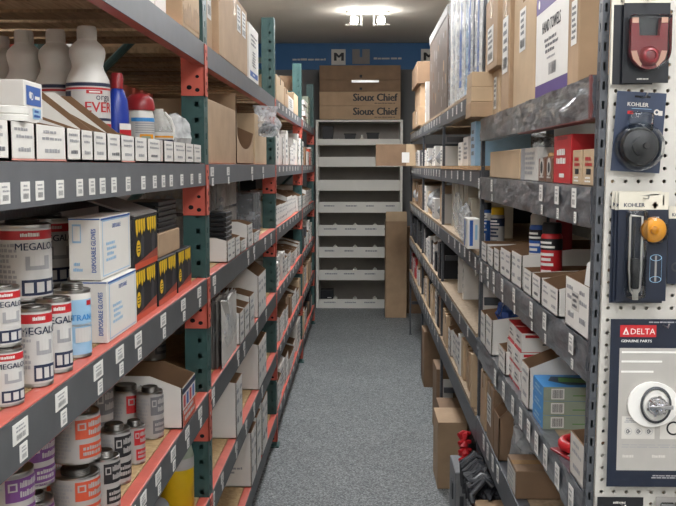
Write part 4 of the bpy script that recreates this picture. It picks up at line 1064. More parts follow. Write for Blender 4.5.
# ---- second shelf, first bay
bR(519.5, 490, 1, .095, 'kraft carton on the second grey shelf beside a white-ended box', kraft2, .3, .02, 'boxes on the second grey shelf', seed=41, tape=False)
def pw2(g, f, w, h): g.scribble(f, w*.1, w*.9, h*.15, h*.9, 5, inkl, 7); g.quad(f, w*.02, w*.3, 0, h, inkl, .0004)
y, w = spanR(537.5, 520, 1, .005, RX+.025); t = plain_box('pale printed box between the kraft carton and the brown jars', w, .28, .095, offw, group='boxes on the second grey shelf', print_=pw2); put(t, 'R', y, RZ[1], .025)
jarb = mat('brown_jar_board', (120,84,66), .5, var=.1)
for k, (a, b) in enumerate([(552.5,546),(545.5,538.5)]):
    y, w = spanR(a, b, 1, .004, RX+.02); t = empty('tube_pack', ['brown pack with pale cap, touching the red box','brown pack with pale cap, second from the red box'][k], 'pack', 'brown packs beside the red box')
    g = G(); g.box(-w/2, w/2, 0, .09, 0, .062, jarb, .002); g.prism([(-w/2,0,.062),(w/2,0,.062),(w/2,.045,.074),(-w/2,.045,.074)], (0,.004,0), jarb); obj('body', g, t)
    g = G(); g.lathe([(.014,0),(.014,.012),(.01,.016)], 14, (0,.03,.062), m=plank); g.lathe([(.012,0),(.012,.01)], 14, (w*.2,.06,.062), m=offw); obj('cap', g, t)
    g = G(); g.disc(FRONT(w), w/2, .04, w*.3, offw, .0008, 14); g.disc(FRONT(w), w/2, .038, w*.18, inkd, .0012, 12); g.scribble(FRONT(w), w*.15, w*.85, .008, .024, 2, offw, 2); obj('printed_front', g, t)
    put(t, 'R', y, RZ[1], .02)
def pr(g, f, w, h):
    g.scribble(f, w*.12, w*.88, h*.36, h*.72, 2, paper, 6, .0009, .75); g.quad(f, w*.35, w*.65, h*.12, h*.2, paper); g.quad(f, w*.2, w*.8, h*.9, h*.97, dred)
y, w = spanR(571, 553.5, 1, .005, RX+.02); t = plain_box('bright red box standing between the brown packs and the tan boxes', w, .07, .117, red, group='boxes on the second grey shelf', print_=pr); put(t, 'R', y, RZ[1], .02)
def pt(g, f, w, h): g.scribble(f, w*.15, w*.85, h*.5, h*.8, 2, red, 5, .0009, .7); g.quad(f, w*.3, w*.7, h*.3, h*.46, inkd); g.scribble(f, w*.15, w*.85, h*.06, h*.25, 2, paper, 6)
for k, (a, b) in enumerate([(582,572.5),(595,583)]):
    y, w = spanR(b, a, 1, .004, RX+.02); t = plain_box(['small tan box with red print, touching the red box','small tan box with red print at the pegboard end'][k], w, .06, .078, kraft2, group='small tan boxes with red print', print_=pt); put(t, 'R', y, RZ[1], .02)
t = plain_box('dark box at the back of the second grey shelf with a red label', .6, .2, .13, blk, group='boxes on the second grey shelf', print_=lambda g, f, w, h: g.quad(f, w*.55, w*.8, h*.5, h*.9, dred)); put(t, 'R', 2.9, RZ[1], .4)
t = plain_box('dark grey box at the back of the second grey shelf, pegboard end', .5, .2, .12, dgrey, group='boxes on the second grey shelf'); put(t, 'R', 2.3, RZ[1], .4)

# ---- third shelf, first bay: bins
BZ = RZ[2]
for i, (a, b, hf, hb_, d, lab) in enumerate([(590,566,.112,.19,.28,'large white bin box next to the pegboard on the third grey shelf'),
        (558,542,.068,.14,.30,'low white bin with brown inside, beside the large bin by the pegboard'),
        (540.5,532,.07,.075,.28,'low white bin in front of the red aerosol can'),(531.5,523.5,.07,.075,.28,'low white bin in front of the blue aerosol can'),
        (521.5,511.5,.10,.12,.3,'tall white bin with brown inside, third grey shelf, before the aerosol cans'),(510.5,500.5,.09,.115,.3,'tall white bin second before the aerosol cans on the third grey shelf'),
        (499,494,.075,.09,.2,'narrow white bin below the yellow-topped aerosol can'),(493,488,.065,.07,.2,'narrow white bin below the blue aerosol can by the second post'),(486.5,481.5,.07,.07,.2,'narrow white bin by the second grey post')]):
    y, w = spanR(a, b, 2, .003); y = max(y, 1.916+w/2); t = bin_box(lab, w, d, hf, hb_, 'white bins on the third grey shelf', i+1, cut=.95 if i < 2 else .5); put(t, 'R', y, BZ)
    if i == 0:
        g = G(); f = FRONT(w); g.quad(f, w*.3, w*.62, hf*.42, hf*.78, offw, .0012); g.scribble(f, w*.33, w*.6, hf*.45, hf*.76, 3, ink, 4, .002); obj('price_sticker', g, t)
t = bag('white tied plastic bag end poking over the large bin by the pegboard', .016, .016, .078, plw, seed=14, amp=.35, name='plastic_bag'); put(t, 'R', 2.08, BZ+.0045, .03)
for i, (px, X, r, h, body, band, cap, word, lab) in enumerate([(551.5,.535,.03,.2,red,inkd,inkd,'HD','red aerosol can with black cap behind the low bins'),
        (538,.545,.027,.21,blue,inkd,offw,'BLUE','blue aerosol can with pale cap beside the red one'),
        (486,.54,.026,.2,blue,paper,inkd,None,'blue aerosol can with black cap by the second grey post'),
        (497.5,.54,.028,.195,cangry,navy,yellow,None,'grey aerosol can with yellow top beside the blue one')]):
    t = spray_can(lab, r, h, body, band, cap, 'aerosol cans on the third grey shelf', -PI/2+.75, None); t.location = (X, dep(px, X, BZ+.12), BZ+.0055)
t = plain_box('red-edged box standing behind the red aerosol can', .1, .05, .2, dred, group='boxes on the third grey shelf'); put(t, 'R', dep(562,.62,1.42), BZ+.005, .12)
t = bag('long grey crumpled bundle behind the white bins, third grey shelf', .28, .06, .05, dgrey, seed=16, amp=.3, name='bundle', group='bundles'); put(t, 'R', dep(517,.66,1.4), BZ+.12, .17) if False else put(t, 'R', 3.0, BZ, .36)
t = carton('dark carton at the back of the third grey shelf', .6, .09, .2, blk, 'dark cartons', 51, tape=False); put(t, 'R', 3.1, BZ, .505)
t = carton('brown carton at the back of the third grey shelf', .3, .1, .18, kraft3, 'brown cartons', 52, tape=False); put(t, 'R', 2.5, BZ, .33)

# ---- fourth shelf, first bay
z4 = RZ[3]
t = bin_box('bin with brown board side and printed end, by the pegboard on the fourth grey shelf', .13, .3, .095, .11, 'white bins on the fourth grey shelf', 2, outer=offw); put(t, 'R', 1.992, z4)
t = empty('flapper_card', 'red rubber flapper on a pack lying in front of the blue boxes', 'valve'); t.location = (.545, 2.17, z4+.0012); t.rotation_euler = (0, 0, .3)
g = G(); g.box(-.07, .06, -.09, .07, 0, .006, dred, .002); g.box(-.062, .052, -.082, .0, .006, .008, greyc); obj('card', g, t)
g = G(); P = [(.055*math.cos(a), .055*math.sin(a)+.02, .022) for a in [PI*1.95*k/20-.6 for k in range(21)]]; g.tube(P, .013, red, 10); obj('ring', g, t)
g = G(); g.lathe([(.035,.008),(.04,.016),(.03,.03),(.01,.036)], 20, (0,-.045,0), m=plcl); obj('clear_dome', g, t)
g = G(); g.blob((.03,.03,.03), .03, .025, .02, orange, .2, 3, 2, 2); obj('strap', g, t)
def pbk(g, f, w, h): g.quad(f, 0, w, h*.1, h*.9, cyan); g.scribble(f, w*.1, w*.9, h*.2, h*.8, 2, lblue, 2, .001)
def nbk(g, f, d, h): g.quad(f, .0, d, 0, h, sage, .0005); g.quad(f, d*.12, d*.32, h*.12, h*.88, paper, .0008); g.bars(f, d*.14, d*.3, h*.2, h*.8, inkd, 3, .0012); g.quad(f, d*.45, d*.9, h*.35, h*.42, green, .0009)
yb = (dep(539.5,RX-.003,1.0)+dep(531,RX-.003,1.0))/2; wb = abs(dep(539.5,RX,1.0)-dep(531,RX,1.0))
def topprint(g, w, d, h): pass
for k in range(3):
    t = empty('blue_box', ['blue and green box at the bottom of a stack of three','blue and green box in the middle of a stack of three','blue and green box on top of a stack of three, with picture lid'][k], 'box', 'stack of blue and green boxes')
    w, d, h = .14, .17, .037; g = G(); g.box(-w/2, w/2, 0, d, 0, h, cyan, .001); obj('body', g, t)
    g = G(); pbk(g, FRONT(w), w, h); nbk(g, NEARR(w, d), d, h)
    if k == 2:
        f = TOP(w, h); g.quad(f, 0, w, 0, d, cyan, .0005); g.poly(f, [(w*.15,d*.25),(w*.5,d*.15),(w*.85,d*.4),(w*.8,d*.95),(w*.3,d*.95)], navy, .0008); g.poly(f, [(w*.25,d*.35),(w*.6,d*.3),(w*.7,d*.7),(w*.4,d*.85)], green, .0011)
    obj('printed_panels', g, t); put(t, 'R', yb, z4+.0378*k, .004)
t = bin_box('tall angled white bin with brown inside, behind the blue and green boxes', .12, .36, .12, .2, 'white bins on the fourth grey shelf', 4, cut=.55); put(t, 'R', (dep(530.5,RX,1.03)+dep(521.5,RX,1.03))/2+.015, z4)
def prw(g, f, w, h): g.scribble(f, w*.15, w*.85, h*.3, h*.75, 2, ink, 2); g.quad(f, 0, w, 0, h*.12, red)
n = 0
nm = ['bottom','middle','top']
for c_, (pa, pb_) in enumerate([(520,513.5),(513,507)]):
    y, w = spanR(pa, pb_, 3, .004, RX+.015)
    for k in range(3):
        t = empty('red_top_box', 'white box with red lid at the %s of the stack %s' % (nm[k], ['touching the angled bin','farther from the angled bin'][c_]), 'box', 'stacked white boxes with red lids'); d, h = .21, .058
        g = G(); g.box(-w/2, w/2, 0, d, 0, h, white, .001); obj('body', g, t)
        g = G(); prw(g, FRONT(w), w, h); f = NEARR(w, d); g.scribble(f, d*.3, d*.9, h*.3, h*.85, 3, ink, 5); g.quad(f, d*.05, d*.25, h*.75, h*.9, red); obj('printed_panels', g, t)
        g = G(); g.box(-w/2-.0005, w/2+.0005, -.0005, d+.0005, h, h+.0012, red); obj('lid', g, t)
        put(t, 'R', y, z4+.0597*k, .015+.004*(k == 2))
y, w = spanR(505.2, 498.5, 3, .004); t = bin_box('small white bin with brown inside, beside the stacked red-lidded boxes', w, .26, .08, .1, 'white bins on the fourth grey shelf', 5); put(t, 'R', y, z4)
for i, (a, b, h) in enumerate([(491.5,485.5,.13),(485,480.5,.12)]):
    y, w = spanR(a, b, 3, .004); t = bin_box(['white bin overflowing with a blue crumpled bag, fourth grey shelf','narrow white bin by the second post, fourth grey shelf'][i], w, .3, h, h*1.15, 'white bins on the fourth grey shelf', 7+i); put(t, 'R', y, z4)
t = bag('blue crumpled bag stuffed in a white bin', .085, .1, .075, mat('blue_bag_film', (40,78,150), .25, var=.35, scale=18, bump=.6, bscale=25), 'plastic bags of parts', 21, .5); put(t, 'R', (dep(491.5,RX,1.05)+dep(485.5,RX,1.05))/2, z4+.06, .03)
t = carton('dark carton at the back of the fourth grey shelf', .9, .16, .2, blk, 'dark cartons', 55, tape=False); put(t, 'R', 2.7, z4, .42)

# ---- fifth shelf, first bay
z5 = RZ[4]
t = carton('small kraft carton with light lid strip on the fifth grey shelf', .17, .26, .088, kraft3, 'cartons on the fifth grey shelf', 61); put(t, 'R', (dep(515.5,RX,.7)+dep(508,RX,.7))/2, z5, .0)
g = G(); g.quad(FRONT(.17), .01, .16, .008, .08, offw, .0012); g.scribble(FRONT(.17), .02, .15, .012, .075, 4, inkl, 4, .0018); obj('printed_front', g, t)
t = bag('clear crumpled plastic bag leaning beside the small kraft carton', .06, .09, .1, baggr, seed=23, amp=.4); put(t, 'R', 3.04, z5, .03)
t = bag('white disc-shaped bag in front of the small kraft carton', .05, .06, .025, plw, seed=27, amp=.12); put(t, 'R', 2.5, z5, .03)
t = bin_box('tall kraft bin with an open front, fifth grey shelf', .12, .3, .15, .27, 'cartons on the fifth grey shelf', 3, outer=kraft3, lab=False); put(t, 'R', 3.185, z5)
t = bag('clear bag of fittings standing in the tall kraft bin', .05, .06, .08, bagcl, seed=29, amp=.35, fill=offw); put(t, 'R', 3.185, z5+.0045, .02)
t = carton('tall brown carton with white label by the second post, fifth grey shelf', .17, .3, .215, kraft3, 'cartons on the fifth grey shelf', 63, lab=(.1,.7,.3,.8)); put(t, 'R', 3.345, z5, .0)
t = carton('tall kraft carton against the second post, fifth grey shelf', .14, .3, .215, kraft, 'cartons on the fifth grey shelf', 64); put(t, 'R', 3.55, z5, .0)

# ---- second bay
def zb(i): return RZB[i]
for i, (a, b, h, m, lab) in enumerate([(475,470.5,.2,lblue,'tall pale box at the second post, second grey shelf'),(468,463,.14,offw,'shorter pale box, second grey shelf, second bay'),(462,458,.12,white,'short white box next to the third post, second grey shelf'),]):
    y, w = spanR(a, b, 1, .006, RX+.04); t = plain_box(lab, w, .25, h, m, group='pale boxes in the second bay of the second grey shelf', seed=i); put(t, 'R', y, zb(1), .04)
t = bag('large clear bag at the back of the second grey shelf, second bay', .35, .1, .085, bagcl, seed=31, amp=.2, fill=mgrey); put(t, 'R', 4.75, zb(1), .3)
for i, (a, b, h) in enumerate([(471,468,.19),(467.5,463,.27),(462.5,458.5,.28),(458,454.5,.275),(454,451.5,.28)]):
    y, w = spanR(a, b, 2, .01, RX+.05)
    t = plain_box('cream panel pack in second bay of third grey shelf, %s from the second post' % ORD[i], w, .2, h, mat('cream_panel', (212,206,188), .5, var=.05), group='cream panel packs', seed=i, print_=lambda g, f, w, h: (g.quad(f, w*.1, w*.22, h*.02, h*.98, offw), g.quad(f, w*.6, w*.66, h*.02, h*.98, greyc))); put(t, 'R', y, zb(2), .05)
t = bag('clear film drooping before the cream panel packs', .22, .017, .105, bagcl2, seed=33, amp=.25); t.location = (.485, 4.65, zb(2)+.001); t.rotation_euler = (0, 0, -PI/2) if False else (0, 0, -PI/2); t.location = (.475, 4.78, zb(2)+.0012)
t = plain_box('blue and white pack leaning at the front of the third grey shelf', .14, .05, .125, white, group='packs', print_=lambda g, f, w, h: (g.quad(f, w*.1, w*.35, h*.05, h*.95, blue), g.quad(f, w*.45, w*.6, h*.3, h*.9, lblue), g.quad(NEARR(.14,.05), .008, .022, h*.1, h*.95, blue, .001), g.quad(NEARR(.14,.05), .03, .04, h*.3, h*.8, lblue, .001))); put(t, 'R', dep(470,RX,1.4), zb(2), -.045) if False else put(t, 'R', dep(473,RX,1.4), zb(2), -.03)
t = bag('small clear bag beside the blue and white pack', .07, .03, .09, bagcl, seed=34, amp=.3, fill=white); put(t, 'R', dep(467,RX,1.4), zb(2), -.04)
for i, (y, h, d) in enumerate([(4.05,.24,.1),(4.75,.26,.12),(5.0,.27,.1)]):
    t = plain_box(['tall white panel on edge by the second post, fourth grey shelf','tall white panel on edge in mid bay, fourth grey shelf','tall white panel on edge by the third post, fourth grey shelf'][i], .035, .22, h-.02, white, group='white panels on edge', seed=i); put(t, 'R', y, zb(3), .05)
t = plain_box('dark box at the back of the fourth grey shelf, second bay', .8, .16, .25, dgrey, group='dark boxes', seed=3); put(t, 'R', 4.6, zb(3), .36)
t = carton('tall brown board on edge, second bay of the fifth grey shelf', .04, .3, .225, kraft2, 'boards on the fifth grey shelf', 71, tape=False); put(t, 'R', 3.86, zb(4), -.01)
row('R', 3.95, 5.42, zb(4), 'in second bay of fifth grey shelf', ['kraft','kraft','white','bin'], 72, (.17,.228), (.06,.16))
# ---- far bays
Q3 = 'in third bay of '; Q4 = 'in last bay of '
row('R', 5.6, 7.2, zb(1), Q3+'second grey shelf', ['white','white','bag'], 81, (.1,.136), (.1,.24))
row('R', 5.6, 7.2, zb(2), Q3+'third grey shelf', ['white','bag','kraft'], 82, (.12,.23), (.12,.24))
row('R', 5.6, 7.2, zb(3), Q3+'fourth grey shelf', ['dark','white','bin','dark'], 83, (.12,.23), (.1,.22))
row('R', 5.6, 7.2, zb(4), Q3+'fifth grey shelf', ['kraft','white','dark'], 84, (.16,.228), (.1,.2))
row('R', 7.4, 8.6, zb(1), Q4+'second grey shelf', ['white','dark','white'], 91, (.1,.136), (.12,.22))
row('R', 7.4, 9.0, zb(2), Q4+'third grey shelf', ['kraft','bag','kraft'], 92, (.14,.23), (.16,.3))
row('R', 7.4, 9.0, zb(3), Q4+'fourth grey shelf', ['dark','white','dark'], 93, (.12,.22), (.14,.24))
row('R', 7.4, 9.0, zb(4), Q4+'fifth grey shelf', ['red','bin','kraft'], 94, (.14,.228), (.14,.24))
for i, (y, w, zi) in enumerate([(6.3,1.3,1),(6.3,1.3,2),(8.0,1.2,2),(6.3,1.3,3),(8.2,1.2,3)]):  # black cartons added so the far shelf backs stay dark
    t = carton('black filler carton darkening the grey shelving, behind the goods on the '+['second shelf third bay','third shelf third bay','third shelf farthest bay','fourth shelf third bay','fourth shelf farthest bay'][i], w, .12, .18, blk, 'dark cartons', i, tape=False); put(t, 'R', y, zb(zi), .44)

# ================================================================ FLOOR AND FAR END
t = carton('tall kraft carton on the floor against the grey shelving', .15, .3, .35, kraft, 'cartons on the floor', 101, tape=False)
t.location = (.468, 4.68, 0); t.rotation_euler = (0, 0, 0)
t = carton('brown carton on the floor behind the tall kraft carton', .16, .3, .3, kraft3, 'cartons on the floor', 102, tape=False); t.location = (.52, 5.1, 0)
t = carton('kraft carton with a white insert, third along the floor by the grey shelving', .14, .3, .42, kraft3, 'cartons on the floor', 103, tape=False); t.location = (.53, 5.62, 0)
g = G(); g.box(-.03, .03, -.02, -.001, .05, .36, white, .004); g.box(-.02, .02, -.022, -.02, .16, .2, red); obj('insert', g, t)
t = carton('dark brown carton standing alone farther along the floor', .12, .3, .42, kraft3, 'cartons on the floor', 104, tape=False); t.location = (.53, 6.9, 0)
# tool bundle
t = empty('grey_case', 'narrow grey hard case standing on the floor at the shelving foot', 'case'); t.location = (.412, 3.85, 0)
g = G(); g.box(-.024, .026, -.1, .14, 0, .40, mgrey, .006); obj('body', g, t)
g = G(); g.box(-.029, -.024, -.03, .04, .26, .33, dgrey, .002); obj('latch', g, t)
g = G(); g.box(-.005, .012, -.104, -.1, .05, .3, dgrey, .001); obj('end_strip', g, t)
t = carton('open brown carton on the floor beneath the black bundle', .3, .34, .40, kraft3, 'cartons on the floor', 105, tape=True); t.location = (.6, 3.35, 0)
t = carton('brown carton on the floor at the frame foot, nearer the pegboard', .3, .3, .44, kraft, 'cartons on the floor', 106, tape=True); t.location = (.565, 3.03, 0)
t = empty('tool_bundle', 'heap of black straps and cloth with bright red clamps at the shelving foot', 'tools'); t.location = (.535, 3.49, .402)
g = G(); R = random.Random(8); clothm = mat('black_cloth', (34,36,42), .7, var=.25, scale=20, bump=.6, bscale=30)
g.blob((-.045,.0,.055), .09, .17, .055, clothm, .35, 3.2, 4, 4, .001)
for k in range(14):
    y = -.18+.025*k; P = [(-.12+R.uniform(-.01,.01), y, R.uniform(-.02,.03)), (-.13, y+.02, R.uniform(.05,.08)), (-.08, y+.04, R.uniform(.09,.11)), (-.05, y+.03, R.uniform(.08,.1))]; g.tube(P, R.uniform(.01,.016), clothm if k % 3 else dgrey, 8)
obj('straps', g, t)
for k in range(4):
    g = G(); y, z = .31+.02*k, .03+.03*k; x = -.105
    g.blob((x, y, z), .022, .03, .02, red, .35, 3, k, 2); g.tube([(x-.02, y-.02, z+.01), (x, y, z+.016), (x+.03, y+.02, z+.005)], .009, red, 10); obj('red_clamp', g, t)
# far end
for k in range(4):
    lab = ['long kraft carton on the shelf unit, bottom of four, printed with two words','long kraft carton second up on the shelf unit, printed with two words','long plain brown carton third up on the shelf unit','long plain brown carton on top of the pile on the shelf unit'][k]
    h = [.158,.158,.132,.165][k]; z = [0,.159,.318,.451][k]
    t = carton(lab, .93, .38, h, kraft if k < 2 else kraft3, 'long cartons piled on the shelf unit', 110+k, tape=False); t.location = (-.025+.0, 10.78+.004*k, 2.191+z)  # upper two take a darker kraft than the lower pair
    g = G(); f = FRONT(.93)
    if k < 2:
        g.text(f, .385, h*.34, .12, 'Sioux Chief', inkd, 'l', .001, 2, 0, .9); g.scribble(f, .62, .92, h*.12, h*.22, 1, inkd, 3); obj('lettering', g, t)
    else:
        if k == 2: g.quad(f, .37, .68, h*.78, h*.98, mat('shiny_tape', (205,200,190), .12, var=0, coat=.6), .001)
        g.quad(f, .46, .49, h*.15, h*.35, inkd, .001); obj('packing_tape', g, t)
for i, (x, w, h, lab) in enumerate([(-.40,.13,.2,'tall black bin on the top tier of the white shelf unit'),(-.14,.13,.115,'low black bin on the top tier of the white shelf unit, second along'),(.125,.14,.125,'low black bin on the top tier of the white shelf unit, third along')]):
    t = empty('black_bin', lab, 'bin', 'black bins on the white shelf unit'); g = G()
    g.prism([(-w/2+.01,0,0),(w/2-.01,0,0),(w/2,0,h),(-w/2,0,h)], (0,.16,0), inkd); g.box(-w/2-.006, w/2+.006, -.006, .166, h-.014, h, inkd, .003); obj('body', g, t); t.location = (x, 10.86, 1.921)
    if i == 1: g = G(); g.quad(FRONT(w), w*.3, w*.7, .0, .02, white, .003); obj('label', g, t)
t = empty('white_bottle', 'small white spout standing between the black bins on the shelf unit', 'bottle'); g = G(); g.lathe([(.03,0),(.03,.05),(.012,.07),(.012,.1)], 16, m=plw); obj('body', g, t); t.location = (.0, 10.88, 1.921)
t = plain_box('black box on the lowest tier of the white shelf unit', .15, .2, .1, blk, group='boxes on the shelf unit', print_=lambda g, f, w, h: g.quad(f, w*.55, w*.85, h*.1, h*.2, paper)); t.location = (-.41, 10.83, .1055)
t = empty('carton', 'long kraft carton laid across the aisle end, white label on its side', 'box', 'cartons at the far end of the grey shelving'); t.location = (.43, 8.7, zb(1)+.0012); t.rotation_euler = (0, 0, .0)
w, d, h = .46, .3, .2; g = G(); g.box(-w/2-.07, w/2, 0, d, 0, h, kraft2, .003); obj('body', g, t)
g = G(); f = FRONT(w); g.quad(f, -.07, .21, 0, h, kraft3, .0008); obj('brown_half', g, t, 'darker brown half of the carton'); g = G(); g.quad(f, .17, .24, .03, .125, paper, .0016); obj('shipping_label', g, t)
t = carton('tall narrow kraft carton standing before the white shelf unit', .232, .22, 1.06, kraft, 'tall cartons standing at the aisle end', 121, tape=False); t.location = (.376, 10.12, 0); t.rotation_euler = (0, 0, .02)
g = G(); g.prism([(-.115,.001,1.061),(.115,.001,1.061),(.112,.03,1.165),(-.112,.03,1.165)], (0,.004,0), kraft2); obj('flap', g, t, 'raised top flap, painted pale as if lit')  # flap in paler board to suggest light falling on it
g = G(); g.quad(FRONT(.232), .012, .014, 0, 1.06, kraft3, .0008); obj('seam', g, t)
t = carton('brown carton behind the tall narrow one at the aisle end', .3, .2, .98, kraft3, 'tall cartons standing at the aisle end', 122, tape=False); t.location = (.56, 10.42, 0)

# ================================================================ PACKS ON THE PEGBOARD
blackc = mat('black_navy_card', (24,27,34), .3, var=.06)
navyc = mat('navy_card', (30,37,53), .3, var=.06); navy2 = mat('blue_grey_card', (50,60,82), .28, var=.06)
cream = mat('cream_card', (214,208,192), .5, var=.03)
bcl = clearshell('clear_blister')
def P0(px, py, off=0):                                                     # picture point on the plane of the pegboard packs
    Y = PBY-.012-off
    a, b = (px-338)/FOC, (253-py)/FOC
    UPV = (-math.sin(YAW)*math.sin(PITCH), math.cos(YAW)*math.sin(PITCH), math.cos(PITCH))
    r = [FW[i]+a*RT[i]+b*UPV[i] for i in range(3)]; t_ = Y/r[1]
    return t_*r[0], CAM_H+t_*r[2]
def card(label, px0, px1, py0, py1, m, off=0, tilt=0, group='packs hung on the pegboard', name='hanging_pack', cat='package', hook=True):
    x0, z1 = P0(px0, py0, off); x1, _ = P0(px1, py0, off); _, z0 = P0((px0+px1)/2, py1, off)
    w, h = x1-x0, z1-z0
    t = empty(name, label, cat, group); t.location = ((x0+x1)/2, PBY-.012-off, z0); t.rotation_euler = (0, tilt, 0)
    g = G(); g.box(-w/2, w/2, 0, .0012, 0, h, m); obj('card', g, t)
    if not hook: return t, w, h, FRONT(w)
    g = G(); g.tube([(0,.001,h-.012),(0,-.03,h-.012),(0,-.036,h-.004)], .0016, tin, 6); g.tube([(0,.001,h-.012),(0,.0115+off,h-.012)], .0016, tin, 6); obj('peg_hook', g, t, 'thin metal peg hook')
    return t, w, h, FRONT(w)
# two flapper packs at the top
t, w, h, f = card('cream-topped pack half hidden behind the red flapper pack', 612, 655, -4, 84.5, blackc, 0, hook=False)
g = G(); g.quad(f, 0, w, h*.9, h, cream); g.text(f, w*.2, h*.925, h*.05, 'KOHLER', inkd, 'l'); g.quad(f, 0, w*.05, 0, h, cream, .0008); obj('printed_front', g, t)
t, w, h, f = card('pack with a dark red rubber flapper at the top of the pegboard', 624.5, 671, -6, 83, blackc, .01)
g = G(); g.quad(f, 0, w, h*.9, h, cream); g.text(f, w*.35, h*.93, h*.05, 'KOHLER', inkd, 'l'); g.scribble(f, w*.25, w*.7, h*.03, h*.06, 1, offw, 2); obj('printed_front', g, t)
g = G(); redrub = mat('dark_red_rubber', (138,36,44), .3, var=.1, coat=.3)
cx, cz, r = w*.5-w/2, h*.36, w*.39
for k in range(2): pass
b_ = []
U = [(-r,.33),(-r*.62,.33),(-r*.58,.1),(r*.58,.1),(r*.62,.33),(r,.33)]
U = [(-r,h*.36),(-r*.62,h*.36),(-r*.55,h*.16),(r*.55,h*.16),(r*.62,h*.36),(r,h*.36)]
arc = [(r*math.cos(-PI*k/16), r*1.05*math.sin(-PI*k/16)) for k in range(17)]
g.prism([(cx+x, -.004, cz+z) for x, z in U]+[(cx+x, -.004, cz+z) for x, z in arc], (0,-.016,0), redrub)
g.lathe([(r*.56,0),(r*.53,.007),(r*.4,.013),(r*.3,.014),(r*.27,.011),(.004,.012)], 24, (cx,-.02,cz-.012), m=redrub, tilt=Matrix.Rotation(PI/2, 3, 'X'))
obj('flapper', g, t, 'dark red rubber flapper')
g = G(); pk = mat('pink_beige_print', (226,176,150), .35, var=.04)
for s_ in (-1, 1):
    P = [(cx+s_*r*q*math.cos(-a), cz+r*1.05*q*math.sin(-a)) for q, a in [(1,.05),(1,.5),(1,1.1),(.72,1.1),(.68,.5),(.68,.05)]]
    g.poly(Fr((0,0,0),(1,0,0),(0,0,1),(0,-1,0)), P[::-s_] if s_ > 0 else P, pk, .0206)
    g.box(cx+s_*r*.8-.006, cx+s_*r*.8+.006, -.022, -.0205, cz+h*.3, cz+h*.36, pk)
obj('pale_rim', g, t)
g = G(); r2 = r*1.12
g.prism([(cx+x*1.1, -.003, cz+z*1.06) for x, z in [(-r,h*.36),(r,h*.36)]]+[(cx+r2*math.cos(-PI*k/16), -.003, cz+r2*1.02*math.sin(-PI*k/16)) for k in range(17)], (0,-.03,0), bcl); obj('blister', g, t)
# blue-grey pack
t, w, h, f = card('tilted blue-grey pack with a round black seal in a clear dome', 612.5, 662, 92, 172, navy2, .004, .0)
t.rotation_euler = (0, .06, 0)
g = G(); g.text(f, w*.22, h*.82, h*.07, 'KOHLER', offw, 'l'); g.quad(f, w*.24, w*.36, h*.72, h*.76, red); g.disc(f, w*.83, h*.76, w*.06, offw, .001, 12, None, .5); g.quad(f, w*.87, w*.95, h*.72, h*.78, offw); g.quad(f, w*.32, w*.72, h*.79, h*.795, lblue); g.quad(f, w*.36, w*.68, h*.93, h*.955, holeshade); obj('printed_front', g, t)
g = G(); g.lathe([(.034,0),(.038,.006),(.034,.014),(.018,.017),(.018,.024),(.008,.026)], 28, (w*.02,-.003,h*.32), m=blkpl, tilt=Matrix.Rotation(PI/2, 3, 'X')); g.lathe([(.006,.0),(.006,.012)], 12, (w*.09,-.024,h*.33), m=inkd, tilt=Matrix.Rotation(PI/2, 3, 'X')); obj('rubber_seal', g, t)
g = G(); g.lathe([(.048,0),(.046,.02),(.036,.032),(.01,.035)], 28, (w*.02,-.002,h*.32), m=bcl, tilt=Matrix.Rotation(PI/2, 3, 'X')); g.box(-w*.25, w*.25, -.02, -.002, h*.5, h*.75, bcl, .006); obj('blister', g, t)
